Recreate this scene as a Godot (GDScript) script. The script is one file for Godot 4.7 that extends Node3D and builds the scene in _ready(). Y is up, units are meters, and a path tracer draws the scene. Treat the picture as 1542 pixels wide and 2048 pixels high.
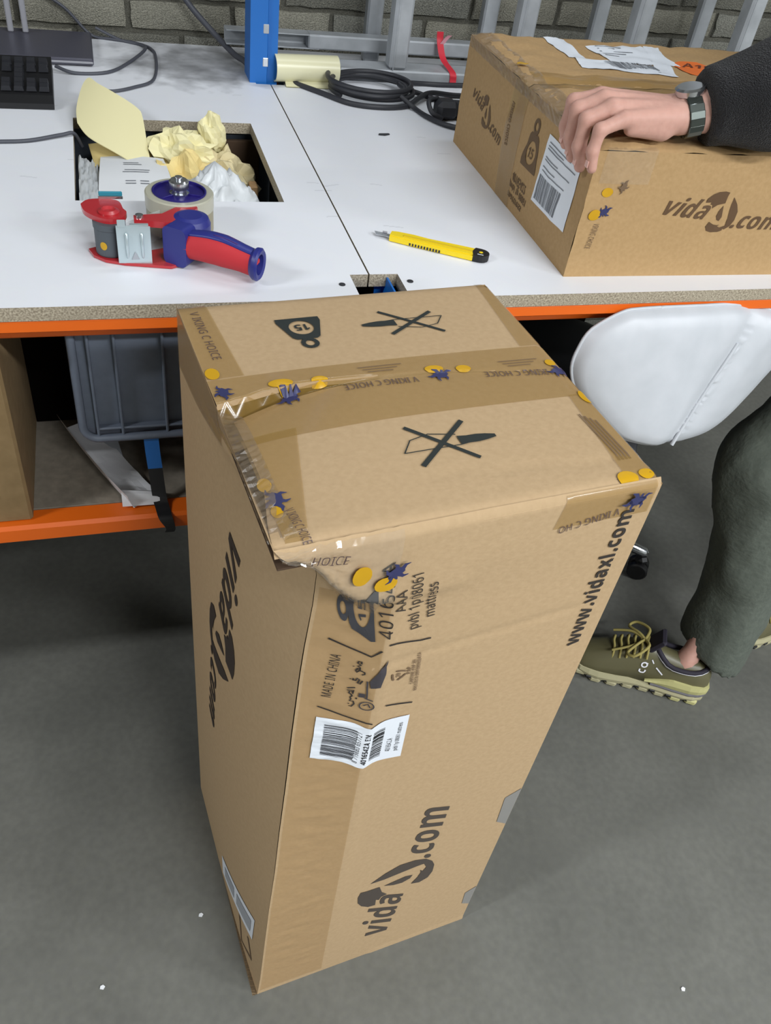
extends Node3D

const T := 0.9534          # height of the bench top
var M := {}
var used := {}
var rng := RandomNumberGenerator.new()
var font_regular: Font
var font_bold: Font
var font_mono: Font

# ---------------------------------------------------------------- mesh builder
class B:
	var v := PackedVector3Array()
	var uv := PackedVector2Array()
	var g := PackedInt32Array()
	var n := 0
	func group() -> int:
		n += 1
		return n
	func tri(a: Vector3, b: Vector3, c: Vector3, grp := -1, ua := Vector2(), ub := Vector2(), uc := Vector2()) -> void:   # counter-clockwise seen from outside
		v.append(a); v.append(c); v.append(b)
		uv.append(ua); uv.append(uc); uv.append(ub)
		g.append(grp); g.append(grp); g.append(grp)
	func quad(a: Vector3, b: Vector3, c: Vector3, d: Vector3, grp := -1, ua := Vector2(0, 0), ub := Vector2(1, 0), uc := Vector2(1, 1), ud := Vector2(0, 1)) -> void:
		tri(a, b, c, grp, ua, ub, uc)
		tri(a, c, d, grp, ua, uc, ud)
	func out_quad(a: Vector3, b: Vector3, c: Vector3, d: Vector3, from: Vector3) -> void:
		if (b - a).cross(c - a).dot((a + b + c + d) * 0.25 - from) < 0.0:
			quad(d, c, b, a)
		else:
			quad(a, b, c, d)
	func box(c: Vector3, s: Vector3, bev := 0.002, basis := Basis()) -> void:
		var h := s * 0.5
		bev = minf(bev, minf(h.x, minf(h.y, h.z)) * 0.9)
		var pt := func(sx: int, sy: int, sz: int, ax: int) -> Vector3:
			var q := Vector3(sx * (h.x - bev), sy * (h.y - bev), sz * (h.z - bev))
			q[ax] += [sx, sy, sz][ax] * bev
			return c + basis * q
		for ax in 3:
			for s1 in [-1, 1]:
				var q := []
				for k in [[-1, -1], [1, -1], [1, 1], [-1, 1]]:
					var sg := [0, 0, 0]
					sg[ax] = s1; sg[(ax + 1) % 3] = k[0]; sg[(ax + 2) % 3] = k[1]
					q.append(pt.call(sg[0], sg[1], sg[2], ax))
				out_quad(q[0], q[1], q[2], q[3], c)
				for s2 in [-1, 1]:
					var b2 := (ax + 1) % 3
					var c2 := (ax + 2) % 3
					var e := []
					for s3 in [-1, 1]:
						var sg := [0, 0, 0]
						sg[ax] = s1; sg[b2] = s2; sg[c2] = s3
						e.append([pt.call(sg[0], sg[1], sg[2], ax), pt.call(sg[0], sg[1], sg[2], b2)])
					out_quad(e[0][0], e[0][1], e[1][1], e[1][0], c)
		for sx in [-1, 1]:
			for sy in [-1, 1]:
				for sz in [-1, 1]:
					var a: Vector3 = pt.call(sx, sy, sz, 0)
					var b: Vector3 = pt.call(sx, sy, sz, 1)
					var d: Vector3 = pt.call(sx, sy, sz, 2)
					if (b - a).cross(d - a).dot(a - c) < 0.0:
						tri(a, d, b)
					else:
						tri(a, b, d)
	func grid(f: Callable, nu: int, nv: int, smooth := true, flip := false) -> void:
		var grp := group() if smooth else -1
		var p := []
		for j in nv + 1:
			for i in nu + 1:
				p.append(f.call(float(i) / nu, float(j) / nv))
		for j in nv:
			for i in nu:
				var k := j * (nu + 1) + i
				var ua := Vector2(float(i) / nu, float(j) / nv)
				var uc := Vector2(float(i + 1) / nu, float(j + 1) / nv)
				if flip:
					quad(p[k], p[k + nu + 1], p[k + nu + 2], p[k + 1], grp, ua, Vector2(ua.x, uc.y), uc, Vector2(uc.x, ua.y))
				else:
					quad(p[k], p[k + 1], p[k + nu + 2], p[k + nu + 1], grp, ua, Vector2(uc.x, ua.y), uc, Vector2(ua.x, uc.y))
	func loft(rings: Array, cap0 := true, cap1 := true, smooth := true, closed := true) -> void:   # rings counter-clockwise seen against the direction of the rings
		var grp := group() if smooth else -1
		var n_r := rings.size()
		var m: int = rings[0].size()
		for j in n_r - 1:
			for i in (m if closed else m - 1):
				var i2 := (i + 1) % m
				quad(rings[j][i], rings[j][i2], rings[j + 1][i2], rings[j + 1][i], grp, Vector2(float(i) / m, float(j) / n_r), Vector2(float(i + 1) / m, float(j) / n_r), Vector2(float(i + 1) / m, float(j + 1) / n_r), Vector2(float(i) / m, float(j + 1) / n_r))
		for e in 2:
			if (e == 0 and not cap0) or (e == 1 and not cap1):
				continue
			var r: PackedVector3Array = PackedVector3Array(rings[0 if e == 0 else n_r - 1])
			var c := Vector3()
			for q in r:
				c += q / m
			for i in m:
				if e == 0:
					tri(c, r[(i + 1) % m], r[i])
				else:
					tri(c, r[i], r[(i + 1) % m])
	func tube(pts: Array, rad, seg := 8, caps := true) -> void:
		var rings := []
		var up := Vector3(0.03, 1, 0.02)
		var n_p := pts.size()
		for i in n_p:
			var d: Vector3 = (pts[mini(i + 1, n_p - 1)] - pts[maxi(i - 1, 0)]).normalized()
			if absf(d.dot(up.normalized())) > 0.98:
				up = Vector3(1, 0.05, 0)
			var s := d.cross(up).normalized()
			var t := s.cross(d).normalized()
			up = t
			var r: float = rad[i] if rad is Array else rad
			var ring := PackedVector3Array()
			for k in seg:
				var a := TAU * k / seg
				ring.append(pts[i] + (s * cos(a) + t * sin(a)) * r)
			rings.append(ring)
		loft(rings, caps, caps)
	func lathe(prof: Array, seg: int, xf := Transform3D()) -> void:   # profile [radius, y] from the bottom up, outside to the right
		for j in prof.size() - 1:
			var grp := group()
			for k in seg:
				var q := []
				for e in [[j, k], [j, k + 1], [j + 1, k + 1], [j + 1, k]]:
					var a: float = -TAU * e[1] / seg
					q.append(xf * Vector3(prof[e[0]].x * cos(a), prof[e[0]].y, prof[e[0]].x * sin(a)))
				if prof[j].x < 1e-6:
					tri(q[0], q[2], q[3], grp)
				elif prof[j + 1].x < 1e-6:
					tri(q[0], q[1], q[2], grp)
				else:
					quad(q[0], q[1], q[2], q[3], grp)
	func prism(poly: PackedVector2Array, z0: float, z1: float, xf := Transform3D(), smooth := false) -> void:
		var p := poly.duplicate()
		if Geometry2D.is_polygon_clockwise(p):
			p.reverse()
		var ix := Geometry2D.triangulate_polygon(p)
		for i in range(0, ix.size(), 3):
			var a := p[ix[i]]
			var b := p[ix[i + 1]]
			var c := p[ix[i + 2]]
			if (b - a).cross(c - a) < 0.0:
				var w := b
				b = c
				c = w
			tri(xf * Vector3(a.x, a.y, z1), xf * Vector3(b.x, b.y, z1), xf * Vector3(c.x, c.y, z1), -1, a, b, c)
			tri(xf * Vector3(a.x, a.y, z0), xf * Vector3(c.x, c.y, z0), xf * Vector3(b.x, b.y, z0), -1, a, c, b)
		var grp := group() if smooth else -1
		for i in p.size():
			var a := p[i]
			var b := p[(i + 1) % p.size()]
			quad(xf * Vector3(a.x, a.y, z0), xf * Vector3(b.x, b.y, z0), xf * Vector3(b.x, b.y, z1), xf * Vector3(a.x, a.y, z1), grp)
	func commit(into: ArrayMesh = null) -> ArrayMesh:
		var st := SurfaceTool.new()
		st.begin(Mesh.PRIMITIVE_TRIANGLES)
		for i in v.size():
			st.set_smooth_group(g[i])
			st.set_uv(uv[i])
			st.add_vertex(v[i])
		st.generate_normals()
		return st.commit(into) if into else st.commit()

# ---------------------------------------------------------------- objects
func numbered(called: String) -> String:
	if not used.has(called):
		used[called] = 0
		return called
	used[called] += 1
	return "%s_%03d" % [called, used[called]]

func tag(o: Node, label: String, category := "", group := "", kind := "") -> Node:
	if label: o.set_meta("label", label)
	if category: o.set_meta("category", category)
	if group: o.set_meta("group", group)
	if kind: o.set_meta("kind", kind)
	return o

func thing(called: String, label: String, category: String, at := Vector3(), turn := 0.0, group := "") -> Node3D:
	var o := Node3D.new()
	o.name = numbered(called)
	add_child(o, true)
	o.position = at
	o.rotation.y = turn
	tag(o, label, category, group)
	return o

func obj(called: String, b, m: Material, parent: Node = null, label := "") -> MeshInstance3D:
	var o := MeshInstance3D.new()
	o.mesh = b.commit() if b is B else b
	if o.mesh is ArrayMesh and o.mesh.get_surface_count() == 1:
		o.mesh.surface_set_material(0, m)
	else:
		o.material_override = m
	if parent:
		o.name = called
		parent.add_child(o, true)
	else:
		o.name = numbered(called)
		add_child(o, true)
	if label:
		o.set_meta("label", label)
	return o

func struct(called: String, b: B, m: Material) -> MeshInstance3D:
	var o := obj(called, b, m)
	o.set_meta("kind", "structure")
	return o

# ---------------------------------------------------------------- materials
func ntex(freq: float, c0: Color, c1: Color, sd: int, size := 512, octaves := 4, mid := 0.5) -> NoiseTexture2D:
	var nz := FastNoiseLite.new()
	nz.seed = sd
	nz.frequency = freq
	nz.fractal_octaves = octaves
	var t := NoiseTexture2D.new()
	t.width = size
	t.height = size
	t.seamless = true
	t.noise = nz
	var gr := Gradient.new()
	gr.set_color(0, c0)
	gr.set_color(1, c1)
	gr.add_point(mid, c0.lerp(c1, 0.5))
	t.color_ramp = gr
	return t

func mat(c: Color, rough := 0.6, metal := 0.0, more := {}) -> StandardMaterial3D:
	var m := StandardMaterial3D.new()
	m.albedo_color = c
	m.roughness = rough
	m.metallic = metal
	for k in more:
		m.set(k, more[k])
	return m

func nmat(c0: Color, c1: Color, freq: float, scale: float, rough := 0.7, bump := 0.0, sd := 1, more := {}) -> StandardMaterial3D:
	var m := mat(Color.WHITE, rough, 0.0, more)
	m.albedo_texture = ntex(freq, c0, c1, sd)
	m.uv1_triplanar = true
	m.uv1_scale = Vector3.ONE * scale
	if bump > 0.0:
		m.heightmap_enabled = true
		m.heightmap_scale = bump
		m.heightmap_texture = ntex(freq * 1.5, Color.BLACK, Color.WHITE, sd + 7)
	return m

func rgb(r: int, g: int, b: int, a := 1.0) -> Color:
	return Color(r / 255.0, g / 255.0, b / 255.0, a)

func make_materials() -> void:
	M.card = nmat(rgb(174, 147, 111), rgb(183, 156, 120), 0.05, 4.0, 0.82, 0.02, 3)
	M.card2 = nmat(rgb(168, 136, 92), rgb(179, 147, 103), 0.05, 4.0, 0.82, 0.03, 5)
	M.card_old = nmat(rgb(122, 100, 66), rgb(136, 113, 78), 0.02, 3.0, 0.85, 0.03, 6)
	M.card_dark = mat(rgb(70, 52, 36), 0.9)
	M.ink = mat(rgb(46, 40, 36), 0.75)
	M.ink_green = mat(rgb(34, 40, 38), 0.75)
	M.ink_faint = mat(rgb(112, 90, 68), 0.8)
	M.ink_blur = mat(rgb(104, 82, 58), 0.8)
	M.tape_ink = mat(rgb(88, 70, 66), 0.5)
	M.tape_blue = mat(rgb(50, 52, 92), 0.4)
	M.tape_yellow = mat(rgb(196, 150, 16), 0.4)
	M.tape_thin = mat(Color(0.70, 0.54, 0.27, 0.2), 0.35, 0.0, {"transparency": 1})
	M.tape = mat(Color(0.66, 0.52, 0.25, 0.40), 0.3, 0.0, {"transparency": 1, "clearcoat_enabled": true, "clearcoat": 1.0, "clearcoat_roughness": 0.12})
	M.tape_web = mat(Color(0.60, 0.53, 0.44, 0.34), 0.26, 0.0, {"transparency": 1, "clearcoat_enabled": true, "clearcoat": 1.0, "clearcoat_roughness": 0.06})
	M.film = mat(Color(0.9, 0.88, 0.84, 0.05), 0.05, 0.0, {"transparency": 1})
	M.grey_tape = mat(rgb(138, 136, 132), 0.35)
	M.label = mat(rgb(226, 231, 238), 0.5)
	M.label_grey = mat(rgb(158, 162, 168), 0.6)
	M.label_line = mat(rgb(120, 124, 130), 0.6)
	M.orange_label = mat(rgb(228, 112, 40), 0.5)
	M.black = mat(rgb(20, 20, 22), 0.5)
	M.black_ink = mat(rgb(24, 24, 27), 0.6)
	M.dark = mat(rgb(42, 43, 48), 0.5)
	M.edge = nmat(rgb(112, 101, 84), rgb(208, 198, 176), 0.06, 9.0, 0.85, 0.0, 11)
	M.shelf = nmat(rgb(118, 110, 98), rgb(140, 132, 118), 0.03, 3.0, 0.85, 0.0, 12)
	M.orange = mat(rgb(226, 102, 22), 0.38)
	M.blue = mat(rgb(24, 104, 184), 0.42)
	M.steel = nmat(rgb(160, 164, 168), rgb(186, 190, 194), 0.015, 2.0, 0.45, 0.0, 13, {"metallic": 0.2})
	M.steel_shiny = mat(rgb(205, 208, 212), 0.18, 0.95)
	M.plate = mat(rgb(190, 204, 208), 0.3, 0.5)
	M.red_clear = mat(rgb(178, 34, 42), 0.2, 0.0, {"clearcoat_enabled": true, "clearcoat": 0.8})
	M.red_grip = mat(rgb(190, 44, 52), 0.75)
	M.navy = mat(rgb(38, 44, 122), 0.42)
	M.navy_deep = mat(rgb(34, 26, 104), 0.3)
	M.roller = mat(rgb(76, 82, 88), 0.55)
	M.tape_roll = mat(rgb(176, 174, 156), 0.3, 0.0, {"clearcoat_enabled": true, "clearcoat": 0.6})
	M.tape_side = mat(rgb(146, 138, 112), 0.35)
	M.clear_hard = mat(Color(0.9, 0.95, 0.96, 0.3), 0.08, 0.0, {"transparency": 1})
	M.teal = mat(rgb(36, 128, 148), 0.5)
	M.yellow = mat(rgb(236, 206, 24), 0.42)
	M.cream = mat(rgb(232, 224, 176), 0.7, 0.0, {"backlight_enabled": true, "backlight": Color(0.3, 0.28, 0.2)})
	M.cream2 = mat(rgb(226, 204, 138), 0.75)
	M.cream3 = mat(rgb(206, 192, 150), 0.75)
	M.cream_gloss = mat(rgb(222, 218, 182), 0.3)
	M.shade_black = mat(rgb(11, 9, 8), 0.95, 0.0, {"specular_mode": BaseMaterial3D.SPECULAR_DISABLED})  # near-black without gloss, standing in for deep shade under the benches
	M.paper = mat(rgb(220, 222, 224), 0.7)
	M.bag = mat(rgb(206, 210, 212), 0.35, 0.0, {"backlight_enabled": true, "backlight": Color(0.3, 0.3, 0.3)})
	M.crate = nmat(rgb(92, 100, 113), rgb(100, 108, 121), 0.02, 4.0, 0.5, 0.0, 15)
	M.wood = nmat(rgb(150, 116, 78), rgb(180, 146, 104), 0.03, 5.0, 0.8, 0.0, 16)
	M.cable = mat(rgb(44, 45, 50), 0.5)
	M.cable_grey = mat(rgb(72, 74, 82), 0.5)
	M.slate = mat(rgb(70, 70, 82), 0.35)
	M.key = mat(rgb(40, 41, 46), 0.5)
	M.grey_plastic = mat(rgb(150, 150, 156), 0.4)
	M.red = mat(rgb(214, 44, 62), 0.5)
	M.pink = mat(rgb(222, 160, 172), 0.5)
	M.foam = mat(rgb(214, 214, 216), 0.7)
	M.strap = mat(rgb(30, 104, 180), 0.5)
	M.vinyl = nmat(rgb(186, 190, 195), rgb(197, 200, 205), 0.012, 3.0, 0.42, 0.0, 17)
	M.brick = nmat(rgb(102, 102, 94), rgb(158, 157, 146), 0.05, 7.0, 0.9, 0.35, 18)
	M.brick_b = nmat(rgb(116, 114, 102), rgb(166, 163, 148), 0.05, 7.0, 0.9, 0.35, 19)
	M.brick_c = nmat(rgb(92, 92, 84), rgb(136, 134, 122), 0.05, 7.0, 0.9, 0.35, 20)
	M.mortar = nmat(rgb(88, 87, 78), rgb(108, 106, 96), 0.05, 6.0, 0.95, 0.2, 21)
	M.plaster = nmat(rgb(176, 176, 170), rgb(188, 188, 182), 0.02, 1.0, 0.9, 0.0, 22)
	M.floor = nmat(rgb(97, 97, 91), rgb(112, 112, 105), 0.008, 0.8, 0.75, 0.0, 23)
	M.floor.detail_enabled = true
	M.floor.detail_blend_mode = BaseMaterial3D.BLEND_MODE_MUL
	M.floor.detail_albedo = ntex(0.12, Color(0.9, 0.9, 0.9), Color(1, 1, 1), 24)
	M.skin = nmat(rgb(192, 146, 131), rgb(203, 158, 143), 0.02, 8.0, 0.6, 0.0, 25, {"subsurf_scatter_enabled": true, "subsurf_scatter_strength": 0.08})
	M.fleece = nmat(rgb(13, 13, 16), rgb(24, 23, 27), 0.08, 8.0, 0.95, 0.5, 26, {"rim_enabled": true, "rim": 0.25})
	M.trouser = nmat(rgb(76, 82, 74), rgb(92, 98, 88), 0.03, 4.0, 0.9, 0.1, 27)
	M.hair = nmat(rgb(40, 30, 24), rgb(62, 48, 38), 0.08, 10.0, 0.8, 0.5, 28)
	M.olive = mat(rgb(92, 88, 62), 0.42)
	M.olive_dark = mat(rgb(66, 62, 44), 0.5)
	M.sole = mat(rgb(172, 166, 132), 0.6)
	M.sole_lime = mat(rgb(186, 182, 126), 0.6)
	M.sole_grey = mat(rgb(110, 108, 112), 0.6)
	M.lace = mat(rgb(150, 138, 78), 0.8)
	M.lining = mat(rgb(38, 34, 46), 0.8)
	M.white_line = mat(rgb(226, 226, 232), 0.4)
	M.watch = mat(rgb(86, 92, 88), 0.25, 0.8)
	M.lamp = mat(rgb(240, 244, 250), 0.4, 0.0, {"emission_enabled": true, "emission": Color(0.95, 0.98, 1.0), "emission_energy_multiplier": 1.5})
	# white laminate: a few grey scuffs and the dusty patch by the wall, printed by use
	var im := Image.create(1024, 512, false, Image.FORMAT_RGB8)
	var nz := FastNoiseLite.new()
	nz.seed = 4
	nz.frequency = 0.012
	var nf := FastNoiseLite.new()
	nf.seed = 9
	nf.frequency = 0.03
	for y in 512:
		for x in 1024:
			var wx := -1.0 + 2.22 * x / 1024.0
			var wz := -2.06 + 1.104 * y / 512.0
			var c := 0.922 + 0.008 * nz.get_noise_2d(x, y)
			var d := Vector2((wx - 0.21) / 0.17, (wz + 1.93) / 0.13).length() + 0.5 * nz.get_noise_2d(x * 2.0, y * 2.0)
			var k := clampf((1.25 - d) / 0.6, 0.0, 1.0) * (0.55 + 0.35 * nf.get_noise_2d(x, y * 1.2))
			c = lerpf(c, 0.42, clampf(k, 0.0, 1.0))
			im.set_pixel(x, y, Color(c * 0.982, c * 0.99, c * 1.01))
	rng.seed = 31
	for i in 30:
		var x := rng.randi_range(20, 1000)
		var y := rng.randi_range(20, 490)
		var len := rng.randi_range(4, 16)
		var slope := rng.randf_range(-0.35, 0.35)
		for k in len:
			im.set_pixel(clampi(x + k, 0, 1023), clampi(int(y + k * slope), 0, 511), Color(0.80, 0.81, 0.83))
	M.laminate = mat(Color.WHITE, 0.45)
	M.laminate.albedo_texture = ImageTexture.create_from_image(im)

# ---------------------------------------------------------------- print: flat lettering and marks laid on a surface
var glyph_base := {}

func ink_text(txt: String, f: Font, step := 1.5) -> PackedVector2Array:   # em = 1, from the left on the base line
	var raw := text_tris(txt, f, step)
	if not glyph_base.has(f):
		var ex := text_tris("x", f, step)
		var lo := 1e9
		for p in ex:
			lo = minf(lo, p.y)
		glyph_base[f] = lo
	var left := 1e9
	for p in raw:
		left = minf(left, p.x)
	for i in raw.size():
		raw[i] -= Vector2(left, glyph_base[f])
	return raw

func text_tris(txt: String, f: Font, step: float) -> PackedVector2Array:
	var tm := TextMesh.new()
	tm.text = txt
	tm.font = f
	tm.font_size = 64
	tm.pixel_size = 1.0 / 64.0
	tm.depth = 0.0
	tm.curve_step = step
	tm.horizontal_alignment = HORIZONTAL_ALIGNMENT_LEFT
	var a := tm.get_mesh_arrays()
	var vs: PackedVector3Array = a[Mesh.ARRAY_VERTEX]
	var ix: PackedInt32Array = a[Mesh.ARRAY_INDEX]
	var out := PackedVector2Array()
	for i in range(0, ix.size(), 3):
		var p := [vs[ix[i]], vs[ix[i + 1]], vs[ix[i + 2]]]
		if (p[1] - p[0]).cross(p[2] - p[0]).z > 0.0:   # one side only
			continue
		for q in p:
			out.append(Vector2(q.x, q.y))
	if out.is_empty():
		for k in ix:
			out.append(Vector2(vs[k].x, vs[k].y))
	return out

func ink_width(t: PackedVector2Array) -> float:
	var w := 0.0
	for p in t:
		w = maxf(w, p.x)
	return w

func ink_fit(txt: String, f: Font, from: Vector2, to: Vector2, height: float, skew := 0.0, mirror := false) -> PackedVector2Array:   # text stretched from one end to the other, em tall as given
	var t := ink_text(txt, f)
	var w := ink_width(t)
	var d := to - from
	var up := Vector2(-d.y, d.x).normalized() * height * (-1.0 if mirror else 1.0)
	var out := PackedVector2Array()
	for p in t:
		out.append(from + d * (p.x + p.y * skew * height / d.length() * w) / w + up * p.y)
	return out

func ink_poly(p: PackedVector2Array) -> PackedVector2Array:
	var out := PackedVector2Array()
	for k in Geometry2D.triangulate_polygon(p):
		out.append(p[k])
	return out

func ink_line(pts: Array, w) -> PackedVector2Array:   # a stroke whose width may vary
	var out := PackedVector2Array()
	var n := pts.size()
	var l := []
	var r := []
	for i in n:
		var d: Vector2 = (pts[mini(i + 1, n - 1)] - pts[maxi(i - 1, 0)]).normalized()
		var h: float = (w[i] if w is Array else w) * 0.5
		l.append(pts[i] + Vector2(-d.y, d.x) * h)
		r.append(pts[i] - Vector2(-d.y, d.x) * h)
	for i in n - 1:
		for q in [l[i], r[i], r[i + 1], l[i], r[i + 1], l[i + 1]]:
			out.append(q)
	return out

func ink_rect(a: Vector2, b: Vector2) -> PackedVector2Array:
	return PackedVector2Array([a, Vector2(b.x, a.y), b, a, b, Vector2(a.x, b.y)])

func ink_disc(c: Vector2, rx: float, ry: float, n := 16) -> PackedVector2Array:
	var out := PackedVector2Array()
	for i in n:
		var a := TAU * i / n
		var b := TAU * (i + 1) / n
		out.append_array([c, c + Vector2(cos(a) * rx, sin(a) * ry), c + Vector2(cos(b) * rx, sin(b) * ry)])
	return out

func ink_ring(c: Vector2, r0: float, r1: float, n := 20) -> PackedVector2Array:
	var p := []
	for i in n + 1:
		p.append(c + Vector2(cos(TAU * i / n), sin(TAU * i / n)) * (r0 + r1) * 0.5)
	return ink_line(p, absf(r1 - r0))

func moved(t: PackedVector2Array, xf: Transform2D) -> PackedVector2Array:
	return xf * t

func barcode(a: Vector2, b: Vector2, bars_along_x: bool, n: int, sd: int) -> PackedVector2Array:
	rng.seed = sd
	var out := PackedVector2Array()
	var x := 0.0
	var total := 0.0
	var w := []
	for i in n * 2:
		w.append([1.0, 1.0, 2.0, 3.0][rng.randi_range(0, 3)])
		total += w[i]
	for i in n * 2:
		var e: float = x + w[i] / total
		if i % 2 == 0:
			if bars_along_x:
				out.append_array(ink_rect(Vector2(a.x, lerpf(a.y, b.y, x)), Vector2(b.x, lerpf(a.y, b.y, e))))
			else:
				out.append_array(ink_rect(Vector2(lerpf(a.x, b.x, x), a.y), Vector2(lerpf(a.x, b.x, e), b.y)))
		x = e
	return out

func lay(called: String, t: PackedVector2Array, f: Callable, m: Material, parent: Node, longest := 0.014, label := "") -> MeshInstance3D:   # f maps print coordinates to the surface, a hair above it
	var b := B.new()
	var todo := []
	for i in range(0, t.size(), 3):
		todo.append([t[i], t[i + 1], t[i + 2]])
	while todo:
		var q: Array = todo.pop_back()
		var e := [q[0].distance_to(q[1]), q[1].distance_to(q[2]), q[2].distance_to(q[0])]
		var k := 0 if e[0] >= e[1] and e[0] >= e[2] else (1 if e[1] >= e[2] else 2)
		if e[k] > longest:
			var m2: Vector2 = (q[k] + q[(k + 1) % 3]) * 0.5
			todo.append([q[k], m2, q[(k + 2) % 3]])
			todo.append([m2, q[(k + 1) % 3], q[(k + 2) % 3]])
			continue
		if (q[1] - q[0]).cross(q[2] - q[0]) < 0.0:
			q = [q[0], q[2], q[1]]
		b.tri(f.call(q[0]), f.call(q[1]), f.call(q[2]), 1)
	return obj(called, b, m, parent, label)

func patch(called: String, c: Array, f: Callable, m: Material, parent: Node, n := 12, label := "") -> MeshInstance3D:   # a sheet between four corners (counter-clockwise)
	var b := B.new()
	b.grid(func(u, v): return f.call(c[0].lerp(c[1], u).lerp(c[3].lerp(c[2], u), v)), n, n)
	return obj(called, b, m, parent, label)

func interp(tab: Array, x: float) -> float:
	if x <= tab[0].x:
		return tab[0].y
	for i in tab.size() - 1:
		if x <= tab[i + 1].x:
			return lerpf(tab[i].y, tab[i + 1].y, (x - tab[i].x) / (tab[i + 1].x - tab[i].x))
	return tab[-1].y

func curve(pts: Array, steps := 6) -> Array:   # a smooth line through the points
	var out := []
	var n := pts.size()
	for i in n - 1:
		var a = pts[maxi(i - 1, 0)]
		var b = pts[i]
		var c = pts[i + 1]
		var d = pts[mini(i + 2, n - 1)]
		for k in steps:
			out.append(b.cubic_interpolate(c, a, d, float(k) / steps))
	out.append(pts[n - 1])
	return out

# ---------------------------------------------------------------- bodies: smooth union of tapered capsules, meshed as surface nets
func sdf_mesh(b: B, bones: Array, cell: float, k: float, clip = null) -> void:   # bone: [a, ra, b, rb]
	var lo := Vector3(1e9, 1e9, 1e9)
	var hi := -lo
	var m := cell * 2.5 + k
	for q in bones:
		for e in [[q[0], q[1]], [q[2], q[3]]]:
			lo = lo.min(e[0] - Vector3.ONE * (e[1] + m))
			hi = hi.max(e[0] + Vector3.ONE * (e[1] + m))
	var n := Vector3i(((hi - lo) / cell).ceil()) + Vector3i.ONE
	var f := PackedFloat32Array()
	f.resize(n.x * n.y * n.z)
	f.fill(9.0)
	for q in bones:
		var a: Vector3 = q[0]
		var c: Vector3 = q[2]
		var ra: float = q[1]
		var rb: float = q[3]
		var l2 := maxf((c - a).length_squared(), 1e-9)
		var r := maxf(ra, rb) + m
		var i0 := Vector3i(((a.min(c) - Vector3.ONE * r - lo) / cell).floor()).clamp(Vector3i.ZERO, n - Vector3i.ONE)
		var i1 := Vector3i(((a.max(c) + Vector3.ONE * r - lo) / cell).ceil()).clamp(Vector3i.ZERO, n - Vector3i.ONE)
		for z in range(i0.z, i1.z + 1):
			for y in range(i0.y, i1.y + 1):
				var row := (z * n.y + y) * n.x
				for x in range(i0.x, i1.x + 1):
					var p := lo + Vector3(x, y, z) * cell
					var t := clampf((p - a).dot(c - a) / l2, 0.0, 1.0)
					var d := p.distance_to(a + (c - a) * t) - lerpf(ra, rb, t)
					var old := f[row + x]
					var h := maxf(k - absf(old - d), 0.0) / k
					f[row + x] = minf(old, d) - h * h * k * 0.25
	if clip != null:
		for z in n.z:
			for y in n.y:
				for x in n.x:
					var i := (z * n.y + y) * n.x + x
					if f[i] < 0.1:
						f[i] = clip.call(f[i], lo + Vector3(x, y, z) * cell)
	var vert := {}
	var sx := 1
	var sy := n.x
	var sz := n.x * n.y
	var corner := [0, sx, sy, sx + sy, sz, sx + sz, sy + sz, sx + sy + sz]
	var edges := [[0, 1], [2, 3], [4, 5], [6, 7], [0, 2], [1, 3], [4, 6], [5, 7], [0, 4], [1, 5], [2, 6], [3, 7]]
	var off := [Vector3(0, 0, 0), Vector3(1, 0, 0), Vector3(0, 1, 0), Vector3(1, 1, 0), Vector3(0, 0, 1), Vector3(1, 0, 1), Vector3(0, 1, 1), Vector3(1, 1, 1)]
	for z in n.z - 1:
		for y in n.y - 1:
			for x in n.x - 1:
				var i := x + y * sy + z * sz
				if f[i] > 2.0 * cell or f[i] < -2.0 * cell:
					continue
				var neg := 0
				for c in corner:
					if f[i + c] < 0.0:
						neg += 1
				if neg == 0 or neg == 8:
					continue
				var s := Vector3()
				var cnt := 0
				for e in edges:
					var fa := f[i + corner[e[0]]]
					var fb := f[i + corner[e[1]]]
					if (fa < 0.0) != (fb < 0.0):
						s += off[e[0]].lerp(off[e[1]], fa / (fa - fb))
						cnt += 1
				vert[i] = lo + (Vector3(x, y, z) + s / cnt) * cell
	var grp := b.group()
	for i in vert:
		for ax in 3:
			var d: int = [sx, sy, sz][ax]
			var u: int = [sy, sz, sx][ax]
			var w: int = [sz, sx, sy][ax]
			if i + d >= f.size():
				continue
			var fa := f[i]
			var fb := f[i + d]
			if (fa < 0.0) == (fb < 0.0) or not (vert.has(i - u) and vert.has(i - w) and vert.has(i - u - w)):
				continue
			if fa < 0.0:
				b.quad(vert[i - u - w], vert[i - w], vert[i], vert[i - u], grp)
			else:
				b.quad(vert[i - u], vert[i], vert[i - w], vert[i - u - w], grp)

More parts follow.
